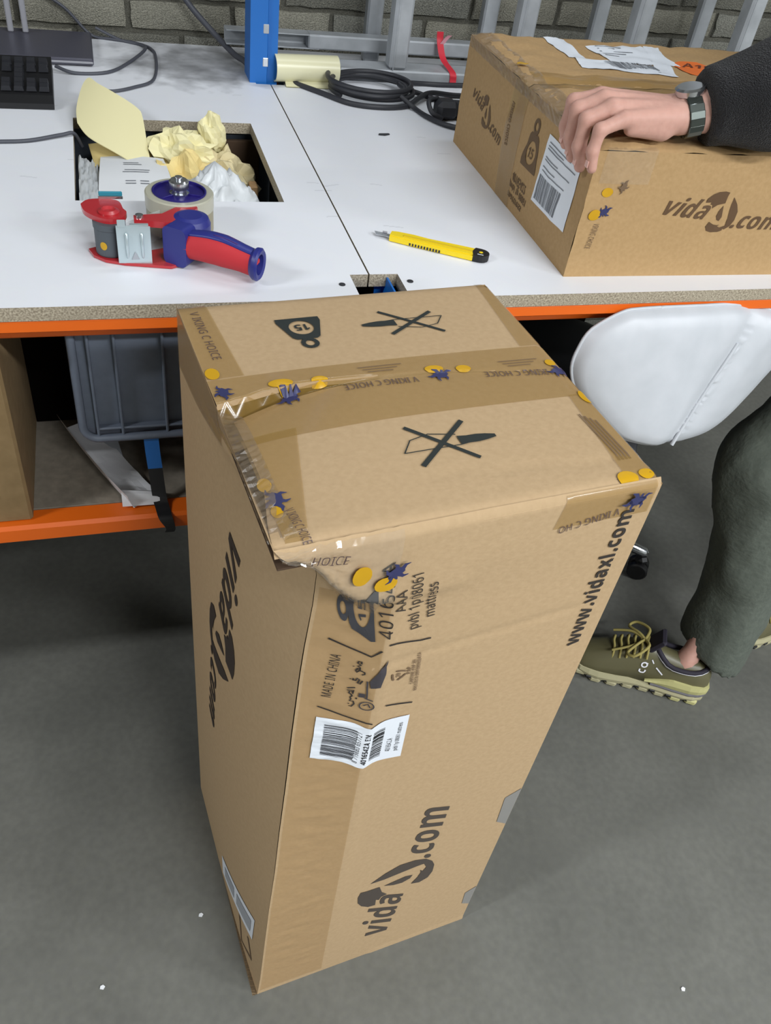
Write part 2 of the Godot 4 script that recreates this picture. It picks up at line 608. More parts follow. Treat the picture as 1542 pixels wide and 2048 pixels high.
# ================================================================ scene
func _ready() -> void:
	var cam := Camera3D.new()
	cam.name = "camera"
	cam.transform = Transform3D(Basis(Vector3(0.9564, 0.1232, 0.2649), Vector3(0.0946, 0.7272, -0.6799), Vector3(-0.2764, 0.6753, 0.6838)).orthonormalized(), Vector3(0, 1.5, 0))
	cam.fov = 62.84
	cam.keep_aspect = Camera3D.KEEP_HEIGHT
	cam.near = 0.05
	cam.far = 60.0
	add_child(cam)
	cam.current = true
	var env := Environment.new()
	env.background_mode = Environment.BG_COLOR
	env.background_color = Color(0, 0, 0)
	env.tonemap_mode = Environment.TONE_MAPPER_LINEAR
	env.tonemap_exposure = 1.0
	env.sdfgi_enabled = true
	env.ssao_enabled = true
	env.ssil_enabled = true
	var we := WorldEnvironment.new()
	we.name = "environment"
	we.environment = env
	add_child(we)
	for f in [["Droid Sans", 400], ["Droid Sans", 700], ["Droid Sans Mono", 400]]:
		var sf := SystemFont.new()
		sf.font_names = PackedStringArray([f[0]])
		sf.font_weight = f[1]
		if f[0] == "Droid Sans Mono": font_mono = sf
		elif f[1] == 700: font_bold = sf
		else: font_regular = sf
	make_materials()
	for q in [[Vector3(1.2, 3.2, 1.6), 1.0, "white strip lamp over the middle of the room"], [Vector3(3.8, 3.2, 1.6), 1.0, "white strip lamp to the right over the room"], [Vector3(1.2, 3.2, 3.8), 1.0, "white strip lamp far behind the camera, middle"], [Vector3(3.8, 3.2, 3.8), 1.0, "white strip lamp far behind the camera, to the right"], [Vector3(-3.0, 3.2, 0.2), 0.8, "white strip lamp to the left of the bench"], [Vector3(0.7, 2.6, -1.5), 0.055, "dim strip lamp added low over the bench to brighten its top"]]:  # the low lamp over the bench is added to brighten the top
		strip_lamp(q[0], LAMP_POWER * q[1], q[2])
	build_room()
	build_benches()
	build_tall_box()
	build_flat_box()
	build_person()
	build_chair()
	build_under_bench()
	build_hole_rubbish()
	build_dispenser()
	build_knife()
	build_back_of_bench()
	build_desk_things()

const LAMP_POWER := 11.8

func strip_lamp(at: Vector3, power: float, label: String) -> void:
	var t := thing("ceiling_lamp", label, "lamp", at)
	var b := B.new()
	b.box(Vector3(0, 0.05, 0), Vector3(1.56, 0.08, 0.26), 0.006)
	obj("housing", b, mat(rgb(210, 212, 214), 0.5), t)
	b = B.new()
	b.box(Vector3(0, 0.005, 0), Vector3(1.5, 0.012, 0.2), 0.002)
	obj("diffuser", b, M.lamp, t)
	for s in [-0.6, 0.6]:
		b = B.new()
		b.tube([Vector3(s, 0.08, 0), Vector3(s, 4.2 - at.y, 0)], 0.004, 6)
		obj("hanger", b, M.steel, t)
	var l := AreaLight3D.new()
	l.name = "lamp_light"
	l.area_size = Vector2(1.5, 0.2)
	l.light_energy = power
	l.light_color = Color(0.97, 0.985, 1.0)
	l.area_range = 14.0
	l.area_attenuation = 2.0
	l.shadow_enabled = true
	l.rotation.x = -PI / 2
	l.position = Vector3(0, -0.006, 0)
	t.add_child(l)

# ---------------------------------------------------------------- room
func build_room() -> void:
	var b := B.new()
	b.box(Vector3(0.5, -0.1, 2.0), Vector3(11.4, 0.2, 8.6), 0.001)
	struct("floor", b, M.floor)
	b = B.new()
	b.box(Vector3(0.5, 4.3, 2.0), Vector3(11.4, 0.2, 8.6), 0.001)
	struct("ceiling", b, M.plaster)
	b = B.new()
	b.box(Vector3(-5.1, 2.1, 2.0), Vector3(0.2, 4.2, 8.6), 0.001)
	struct("wall_left", b, M.plaster)
	b = B.new()
	b.box(Vector3(6.1, 2.1, 2.0), Vector3(0.2, 4.2, 8.6), 0.001)
	struct("wall_right", b, M.plaster)
	b = B.new()
	b.box(Vector3(0.5, 2.1, 6.2), Vector3(11.0, 4.2, 0.2), 0.001)
	struct("wall_front", b, M.plaster)
	b = B.new()
	b.box(Vector3(0.5, 2.1, -2.19), Vector3(11.0, 4.2, 0.2), 0.001)
	var wall := struct("wall_back", b, M.mortar)   # recessed joints; each brick stands proud of them
	rng.seed = 5
	var kinds := []
	for k in 6:
		var w := 0.209
		var h := 0.0505
		var off := []
		for i in 40:
			off.append(rng.randf_range(-0.0016, 0.0016))
		var face := func(u, v):
			var i := int(round(u * 7)) + 8 * int(round(v * 3))
			var ed := 1.0 if (u > 0.01 and u < 0.99 and v > 0.01 and v < 0.99) else 0.0
			return Vector3((u - 0.5) * w + (1 - ed) * off[i % 40], (v - 0.5) * h + (1 - ed) * off[(i + 7) % 40], 0.004 * ed + off[i % 40])
		var m := B.new()
		m.grid(face, 7, 3, true)
		var c := func(u, v): return face.call(u, v)
		for s in 4:
			for i in (7 if s % 2 == 0 else 3):
				var n := 7.0 if s % 2 == 0 else 3.0
				var q := []
				for e in [i / n, (i + 1) / n]:
					q.append(c.call(e, 0.0) if s == 0 else c.call(1.0, e) if s == 1 else c.call(1 - e, 1.0) if s == 2 else c.call(0.0, 1 - e))
				var d := Vector3(0, 0, -0.016)
				m.quad(q[0] + d, q[1] + d, q[1], q[0])
		kinds.append(m.commit())
	var mats := [M.brick, M.brick_b, M.brick_c]
	var far := B.new()
	var ph := 0.0625
	var pw := 0.2215
	for row in range(1, 66):
		var y := 0.969 + (row - 16) * ph - ph * 0.5
		for col in range(-24, 27):
			var x := 0.069 + col * pw + (pw * 0.5 if row % 2 else 0.0)
			if x < -4.8 or x > 5.8 or y > 4.15:
				continue
			var shown: bool = x > -0.75 and x < 2.2 and y > 0.9 and y < 1.35
			if shown:
				var o := MeshInstance3D.new()
				o.name = "brick"
				o.mesh = kinds[rng.randi_range(0, 5)]
				o.material_override = mats[rng.randi_range(0, 2)]
				wall.add_child(o, true)
				o.position = Vector3(x, y, -2.082)
			else:
				far.box(Vector3(x, y, -2.086), Vector3(0.209, 0.0505, 0.014), 0.003)
	var fo := obj("brickwork", far, M.brick, wall)
	fo.set_meta("kind", "stuff")

# ---------------------------------------------------------------- benches
func board_part(called: String, xs: Array, zs: Array, holes: Array, y0: float, y1: float, top: Material, parent: Node) -> MeshInstance3D:   # a board cut by rectangular holes: laminate above and below, chipboard on every edge
	var open := func(i, j):
		if i < 0 or j < 0 or i >= xs.size() - 1 or j >= zs.size() - 1:
			return true
		var c := Vector2((xs[i] + xs[i + 1]) / 2, (zs[j] + zs[j + 1]) / 2)
		for h in holes:
			if h.has_point(c):
				return true
		return false
	var a := B.new()
	var e := B.new()
	var uvf := func(x, z): return Vector2((x + 1.0) / 2.22, (z + 2.06) / 1.104)
	for i in xs.size() - 1:
		for j in zs.size() - 1:
			if open.call(i, j):
				continue
			var x0: float = xs[i]
			var x1: float = xs[i + 1]
			var z0: float = zs[j]
			var z1: float = zs[j + 1]
			a.quad(Vector3(x0, y1, z1), Vector3(x1, y1, z1), Vector3(x1, y1, z0), Vector3(x0, y1, z0), -1, uvf.call(x0, z1), uvf.call(x1, z1), uvf.call(x1, z0), uvf.call(x0, z0))
			a.quad(Vector3(x0, y0, z0), Vector3(x1, y0, z0), Vector3(x1, y0, z1), Vector3(x0, y0, z1), -1, uvf.call(x0, z0), uvf.call(x1, z0), uvf.call(x1, z1), uvf.call(x0, z1))
			if open.call(i, j + 1): e.quad(Vector3(x0, y0, z1), Vector3(x1, y0, z1), Vector3(x1, y1, z1), Vector3(x0, y1, z1))
			if open.call(i, j - 1): e.quad(Vector3(x1, y0, z0), Vector3(x0, y0, z0), Vector3(x0, y1, z0), Vector3(x1, y1, z0))
			if open.call(i + 1, j): e.quad(Vector3(x1, y0, z1), Vector3(x1, y0, z0), Vector3(x1, y1, z0), Vector3(x1, y1, z1))
			if open.call(i - 1, j): e.quad(Vector3(x0, y0, z0), Vector3(x0, y0, z1), Vector3(x0, y1, z1), Vector3(x0, y1, z0))
	var mesh := a.commit()
	e.commit(mesh)
	mesh.surface_set_material(0, top)
	mesh.surface_set_material(1, M.edge)
	var o := MeshInstance3D.new()
	o.name = called
	o.mesh = mesh
	parent.add_child(o, true)
	return o

func post_shape(y0: float, y1: float) -> B:   # a folded steel upright 56 mm wide, open at the back, seen from above as a C
	var p := PackedVector2Array([Vector2(-0.028, 0.07), Vector2(-0.028, 0.0), Vector2(0.006, 0.0), Vector2(0.008, 0.006), Vector2(0.028, 0.006), Vector2(0.028, 0.07), Vector2(0.014, 0.07), Vector2(0.014, 0.0675), Vector2(0.0255, 0.0675), Vector2(0.0255, 0.0085), Vector2(0.0065, 0.0085), Vector2(0.0045, 0.0025), Vector2(-0.0255, 0.0025), Vector2(-0.0255, 0.0675), Vector2(-0.014, 0.0675), Vector2(-0.014, 0.07)])
	var b := B.new()
	b.prism(p, y0, y1, Transform3D(Basis(Vector3(1, 0, 0), Vector3(0, 0, -1), Vector3(0, 1, 0)), Vector3()))
	return b

func build_benches() -> void:
	var sx := 0.3296
	var b: B
	var left := thing("workbench", "long white-topped bench with a square hole, chipboard edge and orange beams", "bench")
	board_part("bench_top", [-1.3, -0.0518, 0.254, 0.300, 0.302, sx - 0.0012], [-2.06, -1.905, -1.815, -1.59, -1.255, -1.022, -0.966, -0.956], [Rect2(-0.0518, -1.59, 0.3058, 0.335), Rect2(0.302, -1.022, 0.05, 0.056), Rect2(0.300, -1.905, 0.05, 0.09)], T - 0.0186, T, M.laminate, left)
	var right := thing("workbench", "white-topped bench right of the seam, under the carton a hand is holding", "bench")
	board_part("bench_top", [sx + 0.0012, 0.358, 0.371, 1.22], [-2.06, -1.905, -1.815, -1.022, -0.966, -0.956], [Rect2(0.3, -1.022, 0.071, 0.056), Rect2(0.3, -1.905, 0.058, 0.09)], T - 0.0186, T, M.laminate, right)
	for q in [[left, -1.3, 0.2985], [right, 0.3612, 1.22]]:
		b = B.new()
		b.box(Vector3((q[1] + q[2]) / 2, 0.9255, -0.976), Vector3(q[2] - q[1], 0.0175, 0.036), 0.002)
		b.box(Vector3((q[1] + q[2]) / 2, 0.909, -0.99), Vector3(q[2] - q[1], 0.032, 0.008), 0.002)
		obj("front_beam", b, M.orange, q[0])
		b = B.new()
		b.box(Vector3((q[1] + q[2]) / 2, 0.9, -2.0), Vector3(q[2] - q[1], 0.068, 0.036), 0.003)
		obj("rear_beam", b, M.orange, q[0])
	for q in [[left, Vector3(-0.113, 0.76, -1.21), Vector3(0.084, 0.326, 0.006)], [left, Vector3(0.115, 0.653, -1.21), Vector3(0.37, 0.112, 0.006)], [right, Vector3(0.79, 0.462, -1.76), Vector3(0.80, 0.92, 0.008)]]:  # added panels that darken the space under the benches
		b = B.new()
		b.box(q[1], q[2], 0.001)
		obj("shade_panel", b, M.shade_black, q[0], "near-black panel added to deepen the shade under the bench")
	b = B.new()
	b.box(Vector3(-0.5, 0.581, -0.976), Vector3(1.6, 0.032, 0.04), 0.005)
	obj("shelf_beam", b, M.orange, left)
	b = B.new()
	b.box(Vector3(-0.5, 0.561, -2.0), Vector3(1.6, 0.06, 0.04), 0.005)
	obj("shelf_beam", b, M.orange, left)
	b = B.new()
	b.box(Vector3(-0.5, 0.5865, -1.49), Vector3(1.59, 0.018, 0.99), 0.001)
	obj("lower_shelf", b, M.shelf, left)
	for q in [[left, Vector3(0.33, 0, -0.968), T - 0.005], [left, Vector3(-1.26, 0, -1.02), 0.93], [left, Vector3(-1.26, 0, -1.9), 0.93], [right, Vector3(1.18, 0, -1.4), 0.93], [right, Vector3(1.18, 0, -1.9), 0.93]]:
		var o := obj("post", post_shape(0.0, q[2]), M.blue, q[0])
		o.position = q[1]
	for q in [[left, Vector3(0.285, T, -0.995)], [right, Vector3(0.383, T, -1.0)]]:
		b = B.new()
		b.lathe([Vector2(0.0, 0.0001), Vector2(0.0045, 0.0001), Vector2(0.0045, 0.0009), Vector2(0.003, 0.0014), Vector2(0.0, 0.0010)], 12, Transform3D(Basis(), q[1]))
		obj("screw", b, M.dark, q[0])
	# the tall blue upright that passes through the bench top
	var up := thing("rack_upright", "tall blue slotted steel upright passing through the seam between the benches", "post", Vector3(0.316, 0, -1.822))
	obj("upright", post_shape(0.0, 2.6), M.blue, up)
	for y in [0.992, 1.052, 1.112, 1.172, 1.232]:
		b = B.new()
		b.box(Vector3(0.003, y, -0.0005), Vector3(0.011, 0.0165, 0.003), 0.001)
		obj("slot", b, M.steel if y > 1.0 else M.steel_shiny, up)
	b = B.new()
	b.prism(PackedVector2Array([Vector2(-0.012, -0.003), Vector2(0.0, -0.005), Vector2(0.011, 0.001), Vector2(0.009, 0.004), Vector2(-0.010, 0.002)]), 0.0, 0.002, Transform3D(Basis(Vector3(1, 0, 0), Vector3(0, 0, -1), Vector3(0, 1, 0)), Vector3(0.498, T + 0.0003, -1.553)))
	tag(obj("plastic_scrap", b, M.dark), "tiny dark scrap lying alone on the open white bench top", "scrap")
	# small chips of litter on the floor
	rng.seed = 8
	for q in [[Vector3(0.806, 0, -0.291), "pale crumb on the grey floor in the near right corner"], [Vector3(0.029, 0, -0.592), "pale crumb on the grey floor left of the tall carton's foot"], [Vector3(-0.133, 0, -0.515), "pale crumb on the grey floor furthest left of the tall carton"]]:
		b = B.new()
		b.prism(PackedVector2Array([Vector2(-0.004, -0.002), Vector2(0.001, -0.004), Vector2(0.004, 0.0), Vector2(0.001, 0.003), Vector2(-0.003, 0.002)]), 0.0002, 0.002, Transform3D(Basis(Vector3(1, 0, 0), Vector3(0, 0, -1), Vector3(0, 1, 0)), q[0]))
		tag(obj("floor_crumb", b, M.paper), q[1], "crumb")

# ---------------------------------------------------------------- the tall carton
const W := 0.3764
const D := 0.3804
const H := 1.0247
const FOLD := 0.118
var edge_tab := [Vector2(0, .008), Vector2(.06, .012), Vector2(.3, .021), Vector2(.4, .027), Vector2(.5, .031), Vector2(.6, .036), Vector2(.7, .040), Vector2(.8, .046), Vector2(.85, .050), Vector2(.9, .054), Vector2(.94, .055), Vector2(.965, .05), Vector2(.985, .042), Vector2(1.0, .03), Vector2(1.012, .012), Vector2(1.0247, 0.0)]
var dent_tab := [Vector2(0, 0), Vector2(.05, .002), Vector2(.3, .01), Vector2(.5, .02), Vector2(.7, .03), Vector2(.84, .04), Vector2(.93, .042), Vector2(1.03, .042)]
var lip_tab := [Vector2(0, 1.012), Vector2(.02, 1.004), Vector2(.035, .995), Vector2(.05, .97), Vector2(.064, .951), Vector2(.075, .941), Vector2(.1, .93), Vector2(.2, .93)]
var crease_noise := FastNoiseLite.new()

func front_z(s: float, t: float) -> float:
	var e := interp(edge_tab, t)
	var k := clampf((s - e) / (FOLD - e), 0.0, 1.0)
	var z := -interp(dent_tab, t) * (1.0 - k)
	if s > FOLD:
		z -= 0.0035 * smoothstep(0.05, 0.4, t) * (1.0 - exp(-(s - FOLD) / 0.012)) * smoothstep(0.98, 0.9, t) * clampf((W - s) / 0.2, 0.0, 1.0)   # the fold stands a little proud of the face
	elif t > 0.05 and t < 0.94:
		z += 0.0016 * sin(k * PI) * crease_noise.get_noise_2d(s * 900.0, t * 2600.0)
	var line := 0.831 + (s - 0.131) * 0.112
	if s > 0.11:
		z -= 0.0014 * exp(-pow((t - line) / 0.004, 2.0)) * clampf((W - s) / 0.05, 0.0, 1.0)
	var lip := smoothstep(-0.006, 0.006, t - interp(lip_tab, s)) if s < 0.19 else 0.0
	z = z * (1.0 - lip) + lip * (0.003 * maxf(0.0, 1.0 - s / 0.2) + 0.0012 * crease_noise.get_noise_2d(s * 3000.0, t * 3000.0) * smoothstep(0.14, 0.1, s))
	if t > H - 0.008:
		z -= 0.005 * pow((t - (H - 0.008)) / 0.008, 2.0)   # rounded where the flap folds over
	if t < 0.012 and s > 0.2:
		z += 0.001
	return z

func front_p(p: Vector2, lift := 0.0) -> Vector3:
	return Vector3(p.x, p.y, front_z(p.x, p.y) + lift)

func left_p(p: Vector2, lift := 0.0) -> Vector3:   # p = (distance back from the front corner, height)
	var e := interp(edge_tab, p.y)
	var d := -front_z(e, p.y)
	var q := clampf((p.x - d) / 0.26, 0.0, 1.0)
	return Vector3(e * pow(1.0 - q, 2.0) - 0.006 * sin(clampf(p.x / D, 0, 1) * PI) * sin(p.y / H * PI) - lift, p.y, -maxf(p.x, d))

var seam_tab := [Vector2(0, .192), Vector2(.067, .207), Vector2(.108, .209), Vector2(.23, .2035), Vector2(.3764, .183)]

func top_y(p: float, q: float) -> float:
	var s := interp(seam_tab, p)
	var y := H + 0.004 * sin(clampf(p / W, 0, 1) * PI) * sin(clampf(q / D, 0, 1) * PI)
	if q < s:
		var near := exp(-(s - q) / 0.05)
		y -= 0.014 * near * smoothstep(0.17, 0.0, p) + 0.001 * near
		y -= 0.008 * exp(-p / 0.02) * smoothstep(0.0, 0.06, q)
	else:
		y += 0.003 * exp(-(q - s) / 0.04) * smoothstep(0.26, 0.0, p)
	if p > 0.12 and q < 0.1:
		y -= 0.0011 * exp(-pow((q - 0.052 + 0.11 * (p - 0.2)) / 0.0035, 2.0)) * smoothstep(0.12, 0.2, p)
	if q < 0.012:
		y -= 0.008 * pow(1.0 - q / 0.012, 2.0)
	if q > D - 0.012:
		y -= 0.004 * pow((q - D + 0.012) / 0.012, 2.0)
	if p > W - 0.008:
		y -= 0.004 * pow((p - W + 0.008) / 0.008, 2.0)
	return y

func top_p(p: Vector2, lift := 0.0) -> Vector3:
	return Vector3(p.x, top_y(p.x, p.y) + lift, -p.y)

func emblem(c: Vector2, r: float, turn: float) -> PackedVector2Array:   # the tape's jagged dark blue mark
	var out := PackedVector2Array()
	for s in [[[[-0.75, -0.15], [-0.3, 0.1], [0.15, 0.05], [0.55, -0.1]], [0.25, 0.75, 0.85, 0.35]], [[[-0.35, 0.2], [-0.55, 0.5], [-0.45, 0.85]], [0.35, 0.25, 0.05]], [[[0.15, 0.3], [0.3, 0.6], [0.2, 0.95]], [0.35, 0.25, 0.05]], [[[0.35, 0.0], [0.8, 0.25], [1.15, 0.15]], [0.4, 0.28, 0.06]], [[[-0.5, -0.1], [-0.85, -0.45], [-1.2, -0.4]], [0.3, 0.22, 0.05]], [[[0.0, -0.2], [0.15, -0.6], [0.5, -0.75]], [0.4, 0.3, 0.08]], [[[-0.3, -0.2], [-0.35, -0.6]], [0.35, 0.12]]]:
		var p := []
		for q in s[0]:
			p.append(c + Vector2(q[0], q[1]).rotated(turn) * r)
		out.append_array(ink_line(p, s[1].map(func(w): return w * r)))
	return out

func logo(xf: Transform2D) -> PackedVector2Array:   # millimetres, reading along +x, 412 long
	var t := ink_fit("vida", font_bold, Vector2(8, 55), Vector2(152, 42), 70.0, 0.45)
	t.append_array(ink_fit(".com", font_bold, Vector2(256, 16), Vector2(406, 12), 66.0, 0.35))
	for p in [[174, 119, 194, 121, 209, 118, 207, 107, 207, 88, 186, 82, 172, 72, 169, 81, 160, 84, 164, 89, 145, 88, 147, 100, 159, 112],
			[229, 105, 249, 84, 262, 63, 262, 39, 255, 21, 241, 9, 225, 3, 202, 2, 184, 7, 176, 20, 181, 34, 198, 26, 211, 23, 221, 25, 215, 20, 225, 16, 240, 22, 239, 33, 234, 59, 229, 84],
			[206, 81, 210, 67, 215, 48, 212, 36, 203, 39, 196, 51, 198, 65]]:
		var q := PackedVector2Array()
		for i in range(0, p.size(), 2):
			q.append(Vector2(p[i], p[i + 1]))
		t.append_array(ink_poly(q))
	return xf * t

func weight_icon(xf: Transform2D) -> PackedVector2Array:   # a kettle weight 1 unit wide with its ring on top, its dial left open
	var t := PackedVector2Array()
	var n := 28
	var outer := []
	var corner := [Vector2(-0.5, 0), Vector2(0.5, 0), Vector2(0.26, 0.78), Vector2(-0.26, 0.78)]
	var c := Vector2(0, 0.36)
	for i in n + 1:
		var a := TAU * i / n
		var d := Vector2(cos(a), sin(a))
		var best := 9.0
		for k in 4:
			var hit = Geometry2D.segment_intersects_segment(c, c + d * 3.0, corner[k], corner[(k + 1) % 4])
			if hit != null:
				best = minf(best, c.distance_to(hit))
		outer.append(c + d * best)
	for i in n:
		var a := c + Vector2(cos(TAU * i / n), sin(TAU * i / n)) * 0.25
		var b := c + Vector2(cos(TAU * (i + 1) / n), sin(TAU * (i + 1) / n)) * 0.25
		t.append_array([a, outer[i], outer[i + 1], a, outer[i + 1], b])
	t.append_array(ink_ring(Vector2(0, 0.93), 0.09, 0.18, 18))
	var d15 := ink_text("15", font_bold)
	for p in d15:
		t.append(Vector2(-0.17, 0.25) + p * 0.3)
	return xf * t

func knife_icon(a: Vector2, b: Vector2, up: Vector2) -> PackedVector2Array:   # handle from a, blade to b
	var t := PackedVector2Array()
	var m := a.lerp(b, 0.40)
	var hnd := [a, a.lerp(m, 0.25), a.lerp(m, 0.5), a.lerp(m, 0.75), m]
	t.append_array(ink_line(hnd, [0.004, 0.0085, 0.011, 0.0105, 0.013]))
	t.append_array(ink_line([m + up * 0.006, b + up * 0.006], 0.0012))
	t.append_array(ink_line([m - up * 0.009, m.lerp(b, 0.45) - up * 0.015, m.lerp(b, 0.8) - up * 0.010, b + up * 0.006], 0.0012))
	return t

func tape_word(from: Vector2, to: Vector2, h: float, f: Callable, parent: Node) -> void:
	var t := ink_fit("V IKING C HOICE", font_regular, from, to, h)
	lay("printed_lettering", t, f, M.tape_ink, parent)

func build_tall_box() -> void:
	crease_noise.seed = 3
	crease_noise.frequency = 0.02
	var root := thing("cardboard_box", "tall upright cardboard carton with a crushed corner standing on the grey floor", "box", Vector3(0.0942, 0, -0.4486), 0.10285)
	var b := B.new()
	# front with its crushed corner, left side, right side, back, underside
	b.grid(func(u, v):
		var t: float = v * H
		var e := interp(edge_tab, t)
		var s: float = lerpf(e, FOLD, u / 0.4) if u < 0.4 else lerpf(FOLD, W, (u - 0.4) / 0.6)
		return front_p(Vector2(s, t)), 40, 170)
	b.grid(func(u, v):
		var t: float = v * H
		var d := -front_z(interp(edge_tab, t), t)
		return left_p(Vector2(lerpf(D, d, u), t)), 26, 170)
	b.grid(func(u, v): return Vector3(W - 0.002 * sin(u * PI) * sin(v * PI), v * (H - 0.004), -u * D), 8, 8)
	b.grid(func(u, v): return Vector3(W * (1 - u), v * (H - 0.004), -D), 4, 8)
	b.grid(func(u, v): return Vector3(W * u, 0.0, -D * (1 - v)), 2, 2, true)
	obj("carton_body", b, M.card, root)
	b = B.new()
	b.grid(func(u, v):
		var p: float = u * W
		var s := interp(seam_tab, p) + 0.0005
		return top_p(Vector2(p, lerpf(s, D, v))), 40, 24)
	b.grid(func(u, v):
		var p: float = u * W
		var s := interp(seam_tab, p) + 0.0005
		return top_p(Vector2(p, s)) - Vector3(0, 0.006 * (1 - v), 0), 40, 1)
	obj("top_flap", b, M.card, root)
	b = B.new()
	var flap_x := func(q: float) -> float: return 0.014 * smoothstep(0.0, 0.1, q) + 0.001
	b.grid(func(u, v):
		var q: float = lerpf(0.0, 1.0, v)
		var p: float = lerpf(flap_x.call(q * 0.19), W, u)
		var s := interp(seam_tab, p) - 0.0060 * smoothstep(0.26, 0.03, p) - 0.0008
		return top_p(Vector2(p, q * s)), 40, 30)
	obj("top_flap", b, M.card, root)
	b = B.new()
	b.box(Vector3(W / 2, H - 0.03, -D / 2), Vector3(W - 0.012, 0.002, D - 0.014), 0.0005)
	obj("inner_flap", b, M.card_dark, root)

	# packing tape: over the seam, round the edges and down the crushed corner
	var tp := func(p): return top_p(p, 0.0007)
	var tp2 := func(p): return top_p(p, 0.0014)
	var fp := func(p): return front_p(p, 0.0007)
	var fp2 := func(p): return front_p(p, 0.0014)
	var lp := func(p): return left_p(p, 0.0008)
	b = B.new()
	b.grid(func(u, v):
		var p: float = u * W
		return top_p(Vector2(p, lerpf(0.139, 0.234, v)), 0.0006), 40, 24)
	obj("seam_tape", b, M.tape, root, "wide glossy packing tape over the seam of the top flaps")
	patch("edge_tape", [Vector2(0.0, 0.235), Vector2(0.037, 0.235), Vector2(0.030, D), Vector2(0.0, D)], func(p): return top_p(p, 0.0010), M.tape, root, 14)
	patch("edge_tape", [Vector2(0.012, 0.002), Vector2(0.030, 0.002), Vector2(0.064, 0.150), Vector2(0.012, 0.150)], func(p): return top_p(p, 0.0010), M.tape, root, 14)
	patch("edge_tape", [Vector2(0.347, 0.235), Vector2(W, 0.235), Vector2(W, D), Vector2(0.360, D)], func(p): return top_p(p, 0.0010), M.tape, root, 14)
	patch("edge_tape", [Vector2(0.340, 0.002), Vector2(W, 0.002), Vector2(W, 0.141), Vector2(0.354, 0.141)], func(p): return top_p(p, 0.0010), M.tape, root, 14)
	b = B.new()
	b.grid(func(u, v): return left_p(Vector2(lerpf(D, 0.19, u), lerpf(H - 0.075 + 0.03 * u, H - 0.001, v)), 0.0008), 20, 8)
	obj("side_tape", b, M.tape, root)
	# wrinkled clear tape bridging the gap beside the front flap and webbing the crushed corner
	var wr := FastNoiseLite.new()
	wr.seed = 12
	wr.frequency = 0.9
	b = B.new()
	b.grid(func(u, v):
		var q: float = lerpf(0.012, 0.192, u)
		var a := left_p(Vector2(q, H - 0.032), 0.001)
		var c := Vector3(-0.001, H - 0.003, -q)
		var d := top_p(Vector2(0.024, q), 0.0009)
		var r: Vector3 = a.lerp(c, v * 2.0) if v < 0.5 else c.lerp(d, v * 2.0 - 1.0)
		return r + Vector3(-0.4, 0.5, 0) * 0.003 * wr.get_noise_2d(u * 26.0, v * 9.0), 44, 8, false, true)
	obj("wrinkled_tape", b, M.tape_web, root, "crinkled greyish clear tape bridging the gap along the left edge")
	b = B.new()
	b.grid(func(u, v):
		var s: float = lerpf(0.0, 0.112, u)
		var lo: float = minf(interp(lip_tab, s) + 0.004, H - 0.012)
		var t: float = lerpf(lo, H - 0.001, v)
		return front_p(Vector2(maxf(s, interp(edge_tab, t)), t), 0.0022 + 0.0042 * wr.get_noise_2d(u * 24.0, v * 14.0) * smoothstep(0.078, 0.05, s)), 26, 14, false)
	obj("wrinkled_tape", b, M.film, root, "crinkled shiny clear tape over the crushed front corner")
	b = B.new()
	b.grid(func(u, v):
		var s: float = lerpf(0.006, 0.10, u)
		var t0: float = interp(lip_tab, s) - 0.004
		var a := front_p(Vector2(s, t0 + 0.010), 0.002)
		var c := left_p(Vector2(lerpf(0.075, 0.046, u), lerpf(0.985, 0.935, u)), 0.002) if u < 0.5 else front_p(Vector2(s, t0 - 0.018), 0.002)
		return a.lerp(c, v) + Vector3(-0.3, 0.2, 1) * 0.002 * wr.get_noise_2d(u * 20.0 + 50.0, v * 10.0), 18, 6, false)
	obj("wrinkled_tape", b, M.tape_web, root, "loose clear tape hanging under the crushed corner")
	patch("corner_tape", [Vector2(0.266, 0.986), Vector2(0.372, 0.986), Vector2(0.372, H - 0.001), Vector2(0.272, H - 0.001)], fp, M.tape, root, 12)
	b = B.new()
	b.grid(func(u, v):
		var t: float = lerpf(0.012, 0.925, v)
		return front_p(Vector2(lerpf(interp(edge_tab, t) + 0.003, FOLD - 0.003, u), t), 0.0006), 14, 120)
	obj("corner_tape", b, M.tape_thin, root, "long tape strip down the crushed front corner")
	patch("tape_patch", [Vector2(0.357, 0.368), Vector2(0.3755, 0.352), Vector2(0.3755, 0.455), Vector2(0.353, 0.44)], fp, M.grey_tape, root, 6, "silvery worn tape patch on the right edge")
	patch("tape_patch", [Vector2(0.360, 0.078), Vector2(0.3755, 0.066), Vector2(0.3755, 0.135), Vector2(0.357, 0.122)], fp, M.grey_tape, root, 6, "silvery worn tape patch near the right foot")
	# printed marks of the tape
	tape_word(Vector2(0.206, 0.1985), Vector2(0.128, 0.2015), 0.0125, tp2, root)
	tape_word(Vector2(0.364, 0.187), Vector2(0.281, 0.1945), 0.0125, tp2, root)
	tape_word(Vector2(0.010, 0.362), Vector2(0.014, 0.268), 0.0125, tp2, root)
	tape_word(Vector2(0.022, 0.046), Vector2(0.026, 0.004), 0.011, tp2, root)
	lay("printed_lettering", ink_fit("HOICE", font_regular, Vector2(0.030, 1.007), Vector2(0.062, 1.000), 0.0135), func(p): return front_p(p, 0.0036), M.tape_ink, root)
	lay("printed_lettering", ink_fit("V IKING C HO", font_regular, Vector2(0.336, 0.999), Vector2(0.272, 0.9885), 0.0125), fp2, M.tape_ink, root)
